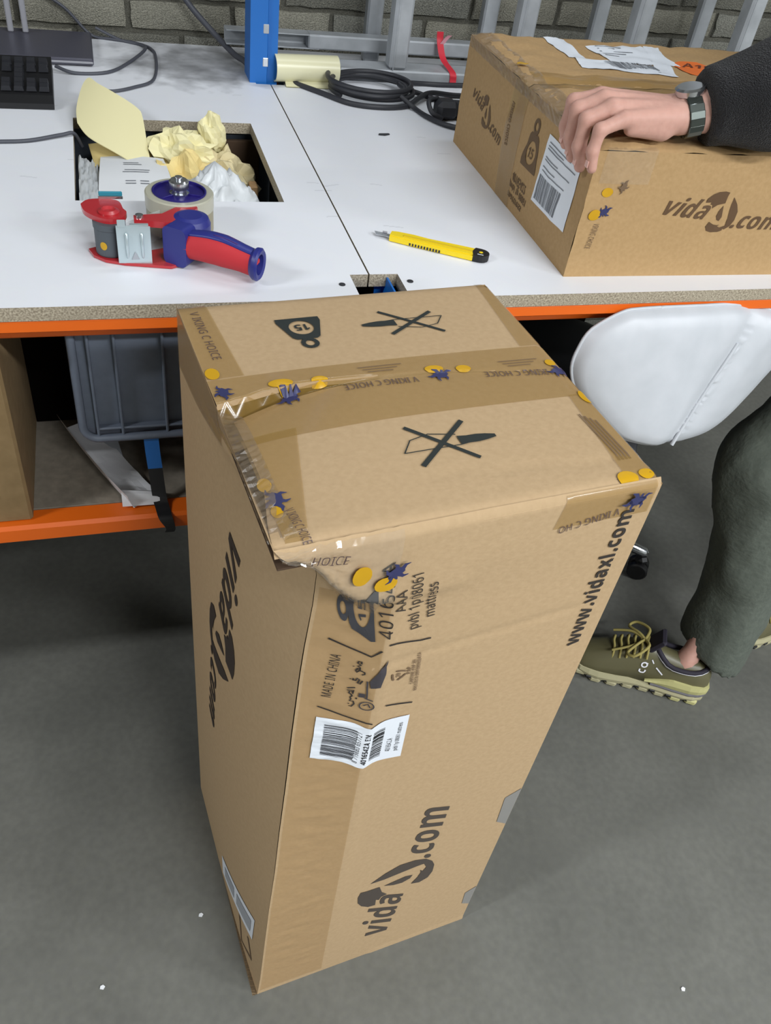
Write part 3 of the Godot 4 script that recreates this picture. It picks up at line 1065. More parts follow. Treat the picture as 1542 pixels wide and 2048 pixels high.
	for q in [[0.15, 0.222], [0.305, 0.208]]:
		var lines := PackedVector2Array()
		for k in 3:
			lines.append_array(ink_rect(Vector2(q[0] + 0.004 * k, q[1] - 0.0045 * k), Vector2(q[0] + 0.048 - 0.006 * k, q[1] - 0.0045 * k + 0.0012)))
		lay("printed_lettering", lines, tp2, M.ink_faint, root)
	var side_lines := PackedVector2Array()
	for k in 4:
		side_lines.append_array(ink_line([Vector2(0.347 + 0.004 * k, 0.108 - 0.004 * k), Vector2(0.350 + 0.004 * k, 0.035)], 0.0016))
	lay("printed_lettering", side_lines, tp2, M.ink_faint, root)
	for q in [[0.067, 0.2125, 0.0125, 0.007], [0.106, 0.2105, 0.0085, 0.006], [0.229, 0.2075, 0.0105, 0.006], [0.261, 0.203, 0.0085, 0.006], [0.0075, 0.244, 0.007, 0.010], [0.371, 0.135, 0.006, 0.011], [0.365, 0.199, 0.006, 0.006], [0.342, 0.010, 0.011, 0.009], [0.364, 0.012, 0.0085, 0.006], [0.015, 0.082, 0.006, 0.009], [0.016, 0.046, 0.005, 0.008]]:
		lay("printed_dot", ink_disc(Vector2(q[0], q[1]), q[2], q[3]), tp2, M.tape_yellow, root)
	for q in [[0.077, 0.981, 0.009, 0.012], [0.101, 0.964, 0.011, 0.009]]:
		lay("printed_dot", ink_disc(Vector2(q[0], q[1]), q[2], q[3]), func(p): return front_p(p, 0.0040), M.tape_yellow, root)
	for q in [[0.072, 0.1995, 0.0125, 3.3], [0.231, 0.197, 0.012, 3.1], [0.367, 0.183, 0.012, 2.9], [0.010, 0.209, 0.011, 4.6], [0.019, 0.060, 0.013, 4.7]]:
		lay("printed_emblem", emblem(Vector2(q[0], q[1]), q[2], q[3]), func(p): return top_p(p, 0.0018), M.tape_blue, root)
	for q in [[0.110, 0.977, 0.013, 0.6], [0.349, 1.008, 0.0135, 3.2]]:
		lay("printed_emblem", emblem(Vector2(q[0], q[1]), q[2], q[3]), func(p): return front_p(p, 0.0042), M.tape_blue, root)

	# print on the top flaps
	lay("printed_icon", weight_icon(Transform2D(Vector2(-0.054, 0.0), Vector2(0.0, -0.056), Vector2(0.1185, 0.331))), func(p): return top_p(p, 0.0012), M.ink_green, root, 0.014, "upside-down weight mark reading 15")
	var kn := knife_icon(Vector2(0.185, 0.303), Vector2(0.284, 0.304), Vector2(0, 1))
	kn.append_array(ink_line([Vector2(0.213, 0.329), Vector2(0.274, 0.277)], 0.0042))
	kn.append_array(ink_line([Vector2(0.274, 0.321), Vector2(0.212, 0.280)], 0.0046))
	lay("printed_icon", kn, func(p): return top_p(p, 0.0012), M.ink_green, root, 0.014, "crossed-out knife mark on the rear flap")
	kn = knife_icon(Vector2(0.244, 0.094), Vector2(0.147, 0.093), Vector2(0, -1))
	kn.append_array(ink_line([Vector2(0.160, 0.122), Vector2(0.215, 0.067)], 0.0045))
	kn.append_array(ink_line([Vector2(0.220, 0.121), Vector2(0.157, 0.067)], 0.0050))
	lay("printed_icon", kn, func(p): return top_p(p, 0.0012), M.ink_green, root, 0.014, "crossed-out knife mark on the front flap")

	# print on the front
	lay("printed_logo", logo(Transform2D(Vector2(0, 0.001), Vector2(-0.001, 0), Vector2(0.275, 0.060))), fp, mat(rgb(72, 64, 57), 0.8), root)
	lay("printed_lettering", ink_fit("www.vidaxl.com", font_bold, Vector2(0.3585, 0.786), Vector2(0.3545, 0.994), 0.0245), fp2, M.ink, root)
	lay("printed_lettering", ink_fit("4016542A", font_mono, Vector2(0.1215, 0.877), Vector2(0.108, 0.988), 0.0165), fp2, M.ink, root)
	lay("printed_lettering", ink_fit("AAA", font_regular, Vector2(0.1300, 0.913), Vector2(0.1255, 0.947), 0.0145), fp2, M.ink, root)
	lay("printed_lettering", ink_fit("pvbl 1p 08061", font_regular, Vector2(0.1485, 0.881), Vector2(0.1385, 0.966), 0.0150), fp2, M.ink, root)
	lay("printed_lettering", ink_fit("mattress", font_regular, Vector2(0.1635, 0.895), Vector2(0.1560, 0.949), 0.0150), fp2, M.ink, root)
	for q in [[Vector2(0.120, 0.866), Vector2(0.155, 0.859), Vector2(0.166, 0.859)], [Vector2(0.068, 0.860), Vector2(0.106, 0.845), Vector2(0.114, 0.857)], [Vector2(0.063, 0.754), Vector2(0.112, 0.733), Vector2(0.118, 0.732)], [Vector2(0.131, 0.758), Vector2(0.163, 0.750)]]:
		lay("printed_rule", ink_line(q, 0.0023), fp2, M.ink, root)
	lay("printed_icon", weight_icon(Transform2D(Vector2(-0.012, 0.096), Vector2(-0.026, -0.006), Vector2(0.1015, 0.912))), fp2, mat(rgb(58, 58, 62), 0.8), root, 0.008, "weight mark reading 15 beside the code")
	lay("printed_lettering", ink_fit("MADE IN CHINA", font_regular, Vector2(0.0745, 0.771), Vector2(0.0805, 0.838), 0.0125), fp2, M.ink, root)
	# the Arabic line, stroke by stroke
	var ar := PackedVector2Array()
	var ax := Transform2D(Vector2(0.0007, 0.0082), Vector2(-0.0060, -0.0016), Vector2(0.0945, 0.761))
	for s in [[[0.2, 0.4], [0.0, 0.0], [0.5, -0.35], [1.1, -0.1], [1.2, 0.5], [1.5, 0.3], [1.8, 0.5], [2.1, 0.3], [2.4, 0.4], [2.8, 0.9], [3.2, 0.9], [3.2, 0.5], [2.6, 0.3], [3.4, 0.3], [3.5, 1.4]], [[3.9, 0.2], [3.9, 1.4]], [[5.9, 0.9], [5.5, 0.9], [5.4, 0.5], [5.9, 0.3], [5.5, -0.1], [4.9, 0.1], [4.7, -0.3], [5.3, -0.6]], [[7.8, 0.6], [7.4, 0.9], [7.0, 0.7], [7.4, 0.3], [7.0, -0.5], [6.6, -0.6], [6.5, -0.2]], [[7.4, 0.3], [8.0, 0.4], [8.2, 0.8], [8.4, 0.3], [8.8, 0.9], [9.2, 0.8], [9.1, 0.4], [8.6, 0.3]], [[0.6, 0.5], [0.75, 0.6]], [[5.7, 1.3], [5.85, 1.4]], [[8.1, 1.3], [8.25, 1.4]], [[1.4, -0.5], [1.7, -0.5]]]:
		var ps := []
		for k in s:
			ps.append(ax * Vector2(k[0] , k[1]))
		ar.append_array(ink_line(ps, 0.0016))
	lay("printed_lettering", ar, fp2, M.ink, root)
	var tr := PackedVector2Array()
	for s in [[[0.108, 0.806], [0.122, 0.842], [0.1225, 0.818], [0.119, 0.798], [0.110, 0.795]]]:
		var q := PackedVector2Array()
		for k in s:
			q.append(Vector2(k[0], k[1]))
		tr.append_array(ink_poly(q))
	tr.append_array(ink_line([Vector2(0.106, 0.806), Vector2(0.108, 0.777)], 0.0016))
	tr.append_array(ink_rect(Vector2(0.100, 0.778), Vector2(0.106, 0.785)))
	tr.append_array(ink_line([Vector2(0.106, 0.777), Vector2(0.114, 0.774)], 0.0016))
	tr.append_array(ink_ring(Vector2(0.109, 0.764), 0.0062, 0.0076, 16))
	tr.append_array(ink_line([Vector2(0.106, 0.764), Vector2(0.110, 0.768), Vector2(0.1125, 0.762)], 0.0016))
	lay("printed_icon", tr, func(p): return front_p(p, 0.0016), mat(rgb(62, 58, 62), 0.8), root, 0.006)
	var rc := PackedVector2Array()
	var rcc := Vector2(0.1385, 0.8085)
	for k in 3:
		var a := TAU * k / 3.0 + 0.5
		rc.append_array(ink_line([rcc + Vector2(cos(a), sin(a)) * 0.0085, rcc + Vector2(cos(a + 0.7), sin(a + 0.7)) * 0.0068, rcc + Vector2(cos(a + 1.5), sin(a + 1.5)) * 0.0085], 0.0022))
	rc.append_array(ink_fit("20", font_bold, rcc + Vector2(0.002, -0.0035), rcc + Vector2(0.002, 0.0035), 0.0065))
	rc.append_array(ink_fit("PAP", font_bold, Vector2(0.1525, 0.806), Vector2(0.1515, 0.818), 0.0065))
	rc.append_array(ink_fit("CARTONE (PAP 20)", font_bold, Vector2(0.1580, 0.786), Vector2(0.1555, 0.828), 0.0052))
	rc.append_array(ink_fit("RACCOLTA DIFFERENZIATA", font_bold, Vector2(0.1645, 0.772), Vector2(0.1600, 0.837), 0.0052))
	lay("printed_icon", rc, fp2, M.ink_faint, root, 0.014, "small recycling mark and lines of print")

	# the barcode sticker that bends over the fold
	var sc := [Vector2(0.059, 0.662), Vector2(0.165, 0.641), Vector2(0.1635, 0.7265), Vector2(0.0625, 0.737)]
	var on := func(p: Vector2) -> Vector2:
		var m: Vector2 = sc[0].lerp(sc[1], p.x).lerp(sc[3].lerp(sc[2], p.x), p.y)
		m.y -= 0.018 * exp(-pow((p.x - 0.53) / 0.12, 2.0)) * (1.0 - p.x * 0.3) * 0.55
		return m
	var sticker := patch("barcode_sticker", [Vector2(0, 0), Vector2(1, 0), Vector2(1, 1), Vector2(0, 1)], func(p): return front_p(on.call(p), 0.0016), M.label, root, 40, "white barcode sticker creased over the fold")
	var bc := barcode(Vector2(0.09, 0.12), Vector2(0.42, 0.86), true, 34, 3)
	bc.append_array(barcode(Vector2(0.60, 0.14), Vector2(0.73, 0.84), true, 22, 4))
	lay("barcode", bc, func(p): return front_p(on.call(p), 0.0021), M.black_ink, sticker, 0.08)
	var st := ink_fit("401654.2.A", font_regular, Vector2(0.845, 0.20), Vector2(0.845, 0.52), 0.085)
	st.append_array(ink_fit("pvbl 1p 08061 mattress", font_regular, Vector2(0.935, 0.18), Vector2(0.935, 0.86), 0.07))
	st.append_array(ink_fit("8 719883 657721", font_regular, Vector2(0.47, 0.10), Vector2(0.47, 0.84), 0.07))
	st.append_array(ink_fit("4016542A EN", font_bold, Vector2(0.565, 0.10), Vector2(0.565, 0.85), 0.08))
	lay("printed_lettering", st, func(p): return front_p(on.call(p), 0.0021), M.black_ink, sticker, 0.08)

	# left side: the slanting logo and a small two-panel label
	lay("printed_logo", logo(Transform2D(Vector2(0.0001, -0.0011), Vector2(-0.0007, -0.0003), Vector2(0.2137, 0.9159))), lp, mat(rgb(52, 42, 35), 0.8), root, 0.02)
	var ls := [Vector2(0.043, 0.116), Vector2(0.041, 0.193), Vector2(0.198, 0.092), Vector2(0.197, 0.028)]
	var sl := patch("label_sticker", [ls[1], ls[0], ls[3], ls[2]], func(p): return left_p(p, 0.001), M.label, root, 12, "white label with two grey panels low on the left side")
	for q in [[0.06, 0.46], [0.54, 0.88]]:
		var cs := []
		for e in [[q[0], 0.22], [q[0], 0.78], [q[1], 0.78], [q[1], 0.22]]:
			cs.append(ls[1].lerp(ls[2], e[0]).lerp(ls[0].lerp(ls[3], e[0]), e[1]))
		patch("printed_panel", cs, func(p): return left_p(p, 0.0016), M.label_grey, sl, 6)
	var mk := ink_line([Vector2(0.10, 0.075), Vector2(0.085, 0.010), Vector2(0.04, 0.045), Vector2(0.06, 0.085)], 0.007)
	lay("printed_mark", mk, lp, M.ink_faint, root)

# ---------------------------------------------------------------- the flat carton under the hand
const W2 := 0.575
const D2 := 0.5267
const H2 := 0.1885
var soft := FastNoiseLite.new()

func flat_top(p: float, q: float) -> float:
	var y := H2 + 0.004 * soft.get_noise_2d(p * 260.0, q * 260.0)
	y += -0.006 * exp(-pow((q - 0.265) / 0.012, 2.0)) * clampf(1.0 - p / 0.5, 0.2, 1.0)          # the seam of the flaps sags
	var e := minf(minf(p, W2 - p), minf(q, D2 - q))
	y -= 0.007 * pow(clampf(1.0 - e / 0.014, 0.0, 1.0), 2.0)
	return y

func build_flat_box() -> void:
	soft.seed = 6
	soft.frequency = 0.06
	var root := thing("cardboard_box", "wide flat cardboard carton with a shipping label, lying on the bench under a hand", "box", Vector3(0.621, T, -1.0052), -0.01456)
	var fl := func(p: Vector2, l: float) -> Vector3: return Vector3(p.x, p.y, 0.003 * soft.get_noise_2d(p.x * 200.0, p.y * 300.0) * sin(clampf(p.y / H2, 0, 1) * PI) + l)
	var lf := func(p: Vector2, l: float) -> Vector3: return Vector3(-l - 0.004 * sin(clampf(p.y / H2, 0, 1) * PI) * sin(clampf(p.x / D2, 0, 1) * PI) + 0.003 * soft.get_noise_2d(p.x * 200.0 + 90.0, p.y * 200.0) * sin(clampf(p.y / H2, 0, 1) * PI), p.y, -p.x)
	var tf := func(p: Vector2, l: float) -> Vector3: return Vector3(p.x, flat_top(p.x, p.y) + l, -p.y)
	var b := B.new()
	b.grid(func(u, v): return fl.call(Vector2(u * W2, v * (H2 - 0.007)), 0.0), 30, 14)
	b.grid(func(u, v): return lf.call(Vector2(D2 * (1 - u), v * (H2 - 0.007)), 0.0), 30, 14)
	b.grid(func(u, v): return Vector3(W2, v * (H2 - 0.007), -u * D2), 4, 4)
	b.grid(func(u, v): return Vector3(W2 * (1 - u), v * (H2 - 0.007), -D2), 4, 4)
	b.grid(func(u, v): return Vector3(W2 * u, 0.0003, -D2 * (1 - v)), 2, 2)
	obj("carton_body", b, M.card2, root)
	b = B.new()
	b.grid(func(u, v): return tf.call(Vector2(u * W2, lerpf(0.0, 0.263, v)), 0.0), 44, 28)
	obj("top_flap", b, M.card2, root)
	b = B.new()
	b.grid(func(u, v): return tf.call(Vector2(u * W2, lerpf(0.266, D2, v)), 0.0), 44, 28)
	obj("top_flap", b, M.card2, root)
	b = B.new()
	b.box(Vector3(W2 / 2, H2 - 0.03, -D2 / 2), Vector3(W2 - 0.02, 0.002, D2 - 0.02), 0.0005)
	obj("inner_flap", b, M.card_dark, root)
	# tape
	var wr := FastNoiseLite.new()
	wr.seed = 22
	wr.frequency = 0.9
	patch("seam_tape", [Vector2(0.0, 0.23), Vector2(W2, 0.23), Vector2(W2, 0.30), Vector2(0.0, 0.30)], func(p): return tf.call(p, 0.0008), M.tape, root, 30)
	b = B.new()
	b.grid(func(u, v):
		var q: float = lerpf(0.03, D2 - 0.004, u)
		var a: Vector3 = lf.call(Vector2(q, H2 - 0.022), 0.0012)
		var c := Vector3(-0.002, H2 - 0.002, -q)
		var d: Vector3 = tf.call(Vector2(0.034, q), 0.0012)
		var r: Vector3 = a.lerp(c, v * 2.0) if v < 0.5 else c.lerp(d, v * 2.0 - 1.0)
		return r + Vector3(-0.4, 0.6, 0) * 0.004 * wr.get_noise_2d(u * 44.0, v * 9.0), 60, 8, false, true)
	obj("wrinkled_tape", b, M.tape_web, root, "crinkled clear tape along the left top edge")
	b = B.new()
	b.grid(func(u, v):
		var s: float = lerpf(0.012, 0.088, u)
		var a: Vector3 = fl.call(Vector2(s, H2 - 0.05), 0.0014)
		var c := Vector3(s, H2 - 0.004, 0.0016)
		var d: Vector3 = tf.call(Vector2(s, 0.05), 0.0012)
		var r: Vector3 = a.lerp(c, v * 2.0) if v < 0.5 else c.lerp(d, v * 2.0 - 1.0)
		return r + Vector3(0, 0.6, 0.6) * 0.0022 * wr.get_noise_2d(u * 12.0, v * 9.0), 16, 12, false)
	obj("wrinkled_tape", b, M.film, root, "shiny clear tape over the near corner")
	patch("side_tape", [Vector2(0.235, 0.0), Vector2(0.295, 0.0), Vector2(0.300, H2 - 0.008), Vector2(0.24, H2 - 0.008)], func(p): return lf.call(p, 0.0008), M.tape, root, 10)
	lay("printed_dot", ink_disc(Vector2(0.030, 0.126), 0.0085, 0.0065), func(p): return fl.call(p, 0.0012), M.tape_yellow, root)
	lay("printed_dot", ink_disc(Vector2(0.020, 0.094), 0.0095, 0.008), func(p): return fl.call(p, 0.0012), M.tape_yellow, root)
	lay("printed_emblem", emblem(Vector2(0.035, 0.099), 0.010, 0.4), func(p): return fl.call(p, 0.0014), M.tape_blue, root)
	lay("printed_emblem", emblem(Vector2(0.052, 0.135), 0.009, 1.0), func(p): return fl.call(p, 0.0014), M.ink_faint, root)
	lay("printed_lettering", ink_fit("VIKING CHOICE", font_regular, Vector2(0.024, 0.082), Vector2(0.020, 0.045), 0.012), func(p): return fl.call(p, 0.0012), M.ink_faint, root)
	lay("printed_dot", ink_disc(Vector2(0.02, 0.335), 0.010, 0.008), func(p): return tf.call(p, 0.004), M.tape_yellow, root)
	# print
	var brown := mat(rgb(92, 68, 44), 0.85)
	lay("printed_logo", logo(Transform2D(Vector2(0.00052, 0), Vector2(0.00002, 0.00052), Vector2(0.116, 0.068))), func(p): return fl.call(p, 0.0008), brown, root)
	lay("printed_logo", logo(Transform2D(Vector2(-0.00040, -0.00003), Vector2(0, 0.00040), Vector2(0.472, 0.080))), func(p): return lf.call(p, 0.0008), M.ink_blur, root)
	lay("printed_icon", weight_icon(Transform2D(Vector2(-0.060, 0), Vector2(0, 0.068), Vector2(0.188, 0.082))), func(p): return lf.call(p, 0.0008), M.ink_blur, root)
	var tx := ink_fit("40165422", font_bold, Vector2(0.232, 0.062), Vector2(0.180, 0.058), 0.020)
	tx.append_array(ink_fit("pvbl 1p 08061", font_bold, Vector2(0.238, 0.044), Vector2(0.170, 0.040), 0.015))
	tx.append_array(ink_fit("mattress", font_bold, Vector2(0.240, 0.028), Vector2(0.182, 0.024), 0.015))
	lay("printed_lettering", tx, func(p): return lf.call(p, 0.0008), M.ink_blur, root)
	lay("printed_lettering", ink_fit("VIKING CHOICE", font_bold, Vector2(0.282, 0.150), Vector2(0.276, 0.085), 0.013), func(p): return lf.call(p, 0.0014), M.ink_faint, root)
	# address label folded over the left side
	var lc := [Vector2(0.152, 0.050), Vector2(0.034, 0.052), Vector2(0.032, 0.148), Vector2(0.142, 0.152)]
	var sk := patch("address_label", lc, func(p): return lf.call(p, 0.0012), M.label, root, 14, "white address label with a grey barcode on the side")
	var la := func(p: Vector2) -> Vector3: return lf.call(lc[0].lerp(lc[1], p.x).lerp(lc[3].lerp(lc[2], p.x), p.y), 0.0018)
	lay("barcode", barcode(Vector2(0.06, 0.06), Vector2(0.70, 0.44), false, 34, 9), la, M.label_line, sk, 0.1)
	var ll := PackedVector2Array()
	for k in [0.50, 0.56, 0.66, 0.70, 0.82, 0.86, 0.91]:
		ll.append_array(ink_rect(Vector2(0.08, k), Vector2(0.42 + 0.5 * fmod(k * 7.3, 1.0), k + 0.016)))
	lay("printed_lettering", ll, la, M.label_line, sk, 0.1)
	# shipping label and orange sticker on the top
	var tw := func(p): return tf.call(p, 0.0012)
	var sh := patch("shipping_label", [Vector2(0.130, 0.345), Vector2(0.297, 0.318), Vector2(0.300, 0.372), Vector2(0.140, 0.400)], tw, M.label, root, 14, "L-shaped white shipping label on the lid")
	patch("label_strip", [Vector2(0.130, 0.398), Vector2(0.160, 0.396), Vector2(0.168, 0.508), Vector2(0.130, 0.514)], tw, M.label, sh, 10)
	patch("label_strip", [Vector2(0.205, 0.380), Vector2(0.345, 0.392), Vector2(0.318, 0.498), Vector2(0.194, 0.472)], tw, M.label, sh, 12)
	patch("label_strip", [Vector2(0.268, 0.336), Vector2(0.300, 0.330), Vector2(0.352, 0.492), Vector2(0.322, 0.496)], tw, M.label, sh, 12)
	lay("barcode", barcode(Vector2(0.190, 0.350), Vector2(0.282, 0.386), false, 26, 12), func(p): return tf.call(p, 0.0018), M.label_line, sh, 0.05)
	var sl := PackedVector2Array()
	for k in 5:
		sl.append_array(ink_rect(Vector2(0.212, 0.425 + k * 0.011), Vector2(0.24 + 0.05 * fmod(k * 0.37, 1.0), 0.428 + k * 0.011)))
	lay("printed_lettering", sl, func(p): return tf.call(p, 0.0018), M.label_line, sh, 0.05)
	var os := lay("round_sticker", ink_disc(Vector2(0.368, 0.378), 0.040, 0.042, 24), tw, M.orange_label, root, 0.02, "orange sticker marked A19")
	lay("printed_lettering", ink_fit("A19", font_bold, Vector2(0.344, 0.389), Vector2(0.392, 0.369), 0.040, 0.2), func(p): return tf.call(p, 0.0018), mat(rgb(104, 44, 18), 0.7), os)

# ---------------------------------------------------------------- the person at the right end of the bench
func build_person() -> void:
	var root := thing("person", "person in a black fleece and grey-green trousers bending over to grip the flat carton", "person", Vector3(1.2, 0, -0.95))
	var o := Vector3(1.2, 0, -0.95)
	var P := func(x, y, z): return Vector3(x, y, z) - o
	var ank_l: Vector3 = P.call(1.165, 0.085, -0.878)
	var mid_l: Vector3 = P.call(1.197, 0.36, -0.925)
	var kne_l: Vector3 = P.call(1.16, 0.56, -0.965)
	var hip_l: Vector3 = P.call(1.43, 0.90, -0.99)
	var ank_r: Vector3 = P.call(1.53, 0.09, -1.00)
	var kne_r: Vector3 = P.call(1.48, 0.50, -1.06)
	var hip_r: Vector3 = P.call(1.45, 0.91, -1.15)
	var pel: Vector3 = P.call(1.45, 0.97, -1.07)
	var wai: Vector3 = P.call(1.38, 1.12, -1.07)
	var che: Vector3 = P.call(1.29, 1.30, -1.07)
	var nec: Vector3 = P.call(1.22, 1.44, -1.07)
	var hea: Vector3 = P.call(1.15, 1.58, -1.07)
	var sh_l: Vector3 = P.call(1.23, 1.365, -0.915)
	var el_l: Vector3 = P.call(0.985, 1.247, -0.985)
	var wr_l: Vector3 = P.call(0.738, 1.176, -1.030)
	var sh_r: Vector3 = P.call(1.27, 1.375, -1.245)
	var el_r: Vector3 = P.call(1.36, 1.10, -1.33)
	var wr_r: Vector3 = P.call(1.36, 0.87, -1.36)
	# body: one skin surface
	var b := B.new()
	sdf_mesh(b, [
		[P.call(1.112, 0.090, -0.864), 0.019, mid_l + Vector3(0.01, 0, 0), 0.042], [mid_l + Vector3(0.01, 0, 0), 0.042, kne_l, 0.058], [kne_l, 0.060, hip_l, 0.085], [P.call(1.535, 0.10, -1.0), 0.030, kne_r, 0.056], [kne_r, 0.060, hip_r, 0.085],
		[P.call(1.112, 0.066, -0.864), 0.010, P.call(0.990, 0.058, -0.936), 0.010], [P.call(1.112, 0.090, -0.864), 0.019, P.call(1.112, 0.068, -0.864), 0.012],
		[P.call(1.545, 0.062, -1.0), 0.018, P.call(1.41, 0.055, -0.975), 0.016], [P.call(1.535, 0.10, -1.0), 0.030, P.call(1.545, 0.065, -1.0), 0.018],
		[hip_l, 0.10, hip_r, 0.10], [pel, 0.12, wai, 0.105], [wai + Vector3(0, 0, 0.05), 0.10, che + Vector3(0, 0, 0.06), 0.105], [wai - Vector3(0, 0, 0.05), 0.10, che - Vector3(0, 0, 0.06), 0.105],
		[che, 0.10, nec, 0.055], [sh_l, 0.055, sh_r, 0.055], [nec, 0.052, hea - Vector3(0, 0.03, 0), 0.055],
		[sh_l, 0.055, el_l, 0.042], [el_l, 0.042, wr_l, 0.028], [sh_r, 0.055, el_r, 0.042], [el_r, 0.042, wr_r, 0.028]], 0.016, 0.03)
	var face := Vector3(-0.93, -0.36, 0.0)
	var crown := Vector3(-0.36, 0.93, 0.0)
	sdf_mesh(b, [
		[hea + crown * 0.035, 0.082, hea + crown * 0.04 - face * 0.03, 0.085], [hea + face * 0.035 - crown * 0.05, 0.055, hea + face * 0.02, 0.07], [hea + face * 0.062 - crown * 0.085, 0.026, hea + face * 0.05 - crown * 0.05, 0.04],
		[hea + face * 0.092 + crown * 0.012, 0.008, hea + face * 0.108 - crown * 0.028, 0.012], [hea + face * 0.098 - crown * 0.03, 0.009, hea + face * 0.09 - crown * 0.03, 0.014],
		[hea + face * 0.088 - crown * 0.058 + Vector3(0, 0, 0.02), 0.006, hea + face * 0.088 - crown * 0.058 - Vector3(0, 0, 0.02), 0.006],
		[hea + face * 0.084 + crown * 0.03 + Vector3(0, 0, 0.035), 0.010, hea + face * 0.084 + crown * 0.03 - Vector3(0, 0, 0.035), 0.010],
		[hea + Vector3(0, 0, 0.082) + crown * 0.012, 0.010, hea + Vector3(0, 0, 0.083) - crown * 0.03, 0.008], [hea - Vector3(0, 0, 0.082) - crown * -0.012, 0.010, hea - Vector3(0, 0, 0.083) - crown * 0.03, 0.008],
		[hea - Vector3(0, 0.03, 0), 0.055, nec, 0.052]], 0.006, 0.012)
	# the gripping hand: wrist, arched palm, four fingers over the edge, the thumb lying along the lid
	var hb := []
	hb.append([wr_l + Vector3(0.045, 0.010, 0.010), 0.028, wr_l + Vector3(0, 0, 0.011), 0.022])
	hb.append([wr_l + Vector3(0.045, 0.010, -0.006), 0.028, wr_l + Vector3(0, 0, -0.011), 0.022])
	var kn := [P.call(0.640, 1.182, -1.070), P.call(0.633, 1.185, -1.049), P.call(0.635, 1.182, -1.027), P.call(0.645, 1.175, -1.006)]
	var wb := [-0.016, -0.006, 0.005, 0.015]
	var pip := [P.call(0.606, 1.172, -1.078), P.call(0.601, 1.170, -1.054), P.call(0.603, 1.166, -1.029), P.call(0.611, 1.162, -1.002)]
	var dip := [P.call(0.603, 1.140, -1.077), P.call(0.600, 1.135, -1.052), P.call(0.601, 1.132, -1.026), P.call(0.607, 1.136, -0.999)]
	var tip := [P.call(0.608, 1.118, -1.074), P.call(0.608, 1.110, -1.049), P.call(0.608, 1.107, -1.022), P.call(0.611, 1.115, -0.996)]
	for i in 4:
		var r: float = [0.0100, 0.0102, 0.0098, 0.0086][i]
		hb.append([wr_l + Vector3(-0.008, 0.0, wb[i]), 0.019, kn[i], r + 0.002])
		hb.append([wr_l + Vector3(-0.02, -0.010, wb[i]), 0.014, kn[i] + Vector3(0.012, -0.012, 0), r])
		hb.append([kn[i], r + 0.0012, pip[i], r])
		hb.append([pip[i], r, dip[i], r * 0.92])
		hb.append([dip[i], r * 0.92, tip[i], r * 0.80])
	hb.append([P.call(0.708, 1.163, -1.012), 0.016, P.call(0.665, 1.166, -1.008), 0.012])
	hb.append([P.call(0.712, 1.165, -1.048), 0.018, P.call(0.678, 1.165, -1.080), 0.0135])
	hb.append([P.call(0.678, 1.165, -1.080), 0.013, P.call(0.650, 1.160, -1.100), 0.0105])
	hb.append([P.call(0.650, 1.160, -1.100), 0.0105, P.call(0.627, 1.155, -1.108), 0.0085])
	sdf_mesh(b, hb, 0.0028, 0.005)
	# the other hand, hanging at the far side
	var rb := []
	for i in 4:
		var z := -0.03 + 0.02 * i
		var k0 := wr_r + Vector3(z * 0.9, -0.090 + 0.006 * absf(i - 1.5), 0.0)
		rb.append([wr_r + Vector3(z * 0.5, -0.004, 0), 0.018, k0, 0.0115])
		rb.append([k0, 0.011, k0 + Vector3(z * 0.2, -0.036, 0.008), 0.0095])
		rb.append([k0 + Vector3(z * 0.2, -0.036, 0.008), 0.0095, k0 + Vector3(z * 0.2, -0.060, 0.026), 0.008])
	rb.append([wr_r + Vector3(-0.022, -0.02, 0.008), 0.016, wr_r + Vector3(-0.045, -0.055, 0.02), 0.012])
	rb.append([wr_r + Vector3(-0.045, -0.055, 0.02), 0.012, wr_r + Vector3(-0.052, -0.09, 0.028), 0.009])
	sdf_mesh(b, rb, 0.004, 0.006)
	obj("body", b, M.skin, root)
	# nails on the gripping fingers
	for i in 4:
		b = B.new()
		b.box((tip[i] + dip[i] * 0.35) / 1.35 + Vector3(-0.0078, 0, 0), Vector3(0.0016, 0.009, 0.0085), 0.0007)
		obj("fingernail", b, mat(rgb(222, 176, 164), 0.35), root)
	for s in [-0.033, 0.033]:
		b = B.new()
		var sp := []
		for k in 9:
			var a := -PI / 2 + PI * k / 8.0
			sp.append(Vector2(0.012 * cos(a), 0.012 * sin(a)))
		b.lathe(sp, 12, Transform3D(Basis(), hea + face * 0.080 + crown * 0.012 + Vector3(0, 0, s)))
		obj("eye", b, mat(rgb(205, 198, 190), 0.3), root)
		b = B.new()
		b.lathe([Vector2(0.0, 0.0118), Vector2(0.0055, 0.0108), Vector2(0.0052, 0.0120), Vector2(0.0, 0.0126)], 14, Transform3D(Basis(face.cross(Vector3(0, 0, 1)), face, Vector3(0, 0, 1)), hea + face * 0.080 + crown * 0.012 + Vector3(0, 0, s)))
		obj("iris", b, M.black, root)
	b = B.new()
	sdf_mesh(b, [[hea + crown * 0.06 - face * 0.02, 0.090, hea + crown * 0.05 - face * 0.035, 0.094], [hea - face * 0.05, 0.075, hea - face * 0.045 - crown * 0.05, 0.06], [hea + crown * 0.085 + face * 0.05, 0.045, hea + crown * 0.09, 0.06]], 0.010, 0.02)
	obj("hair", b, M.hair, root)
	# fleece
	b = B.new()
	var cuff: Vector3 = P.call(0.775, 1.190, -1.024)
	var fore := (el_l - wr_l).normalized()
	var wob := FastNoiseLite.new()
	wob.seed = 2
	wob.frequency = 14.0
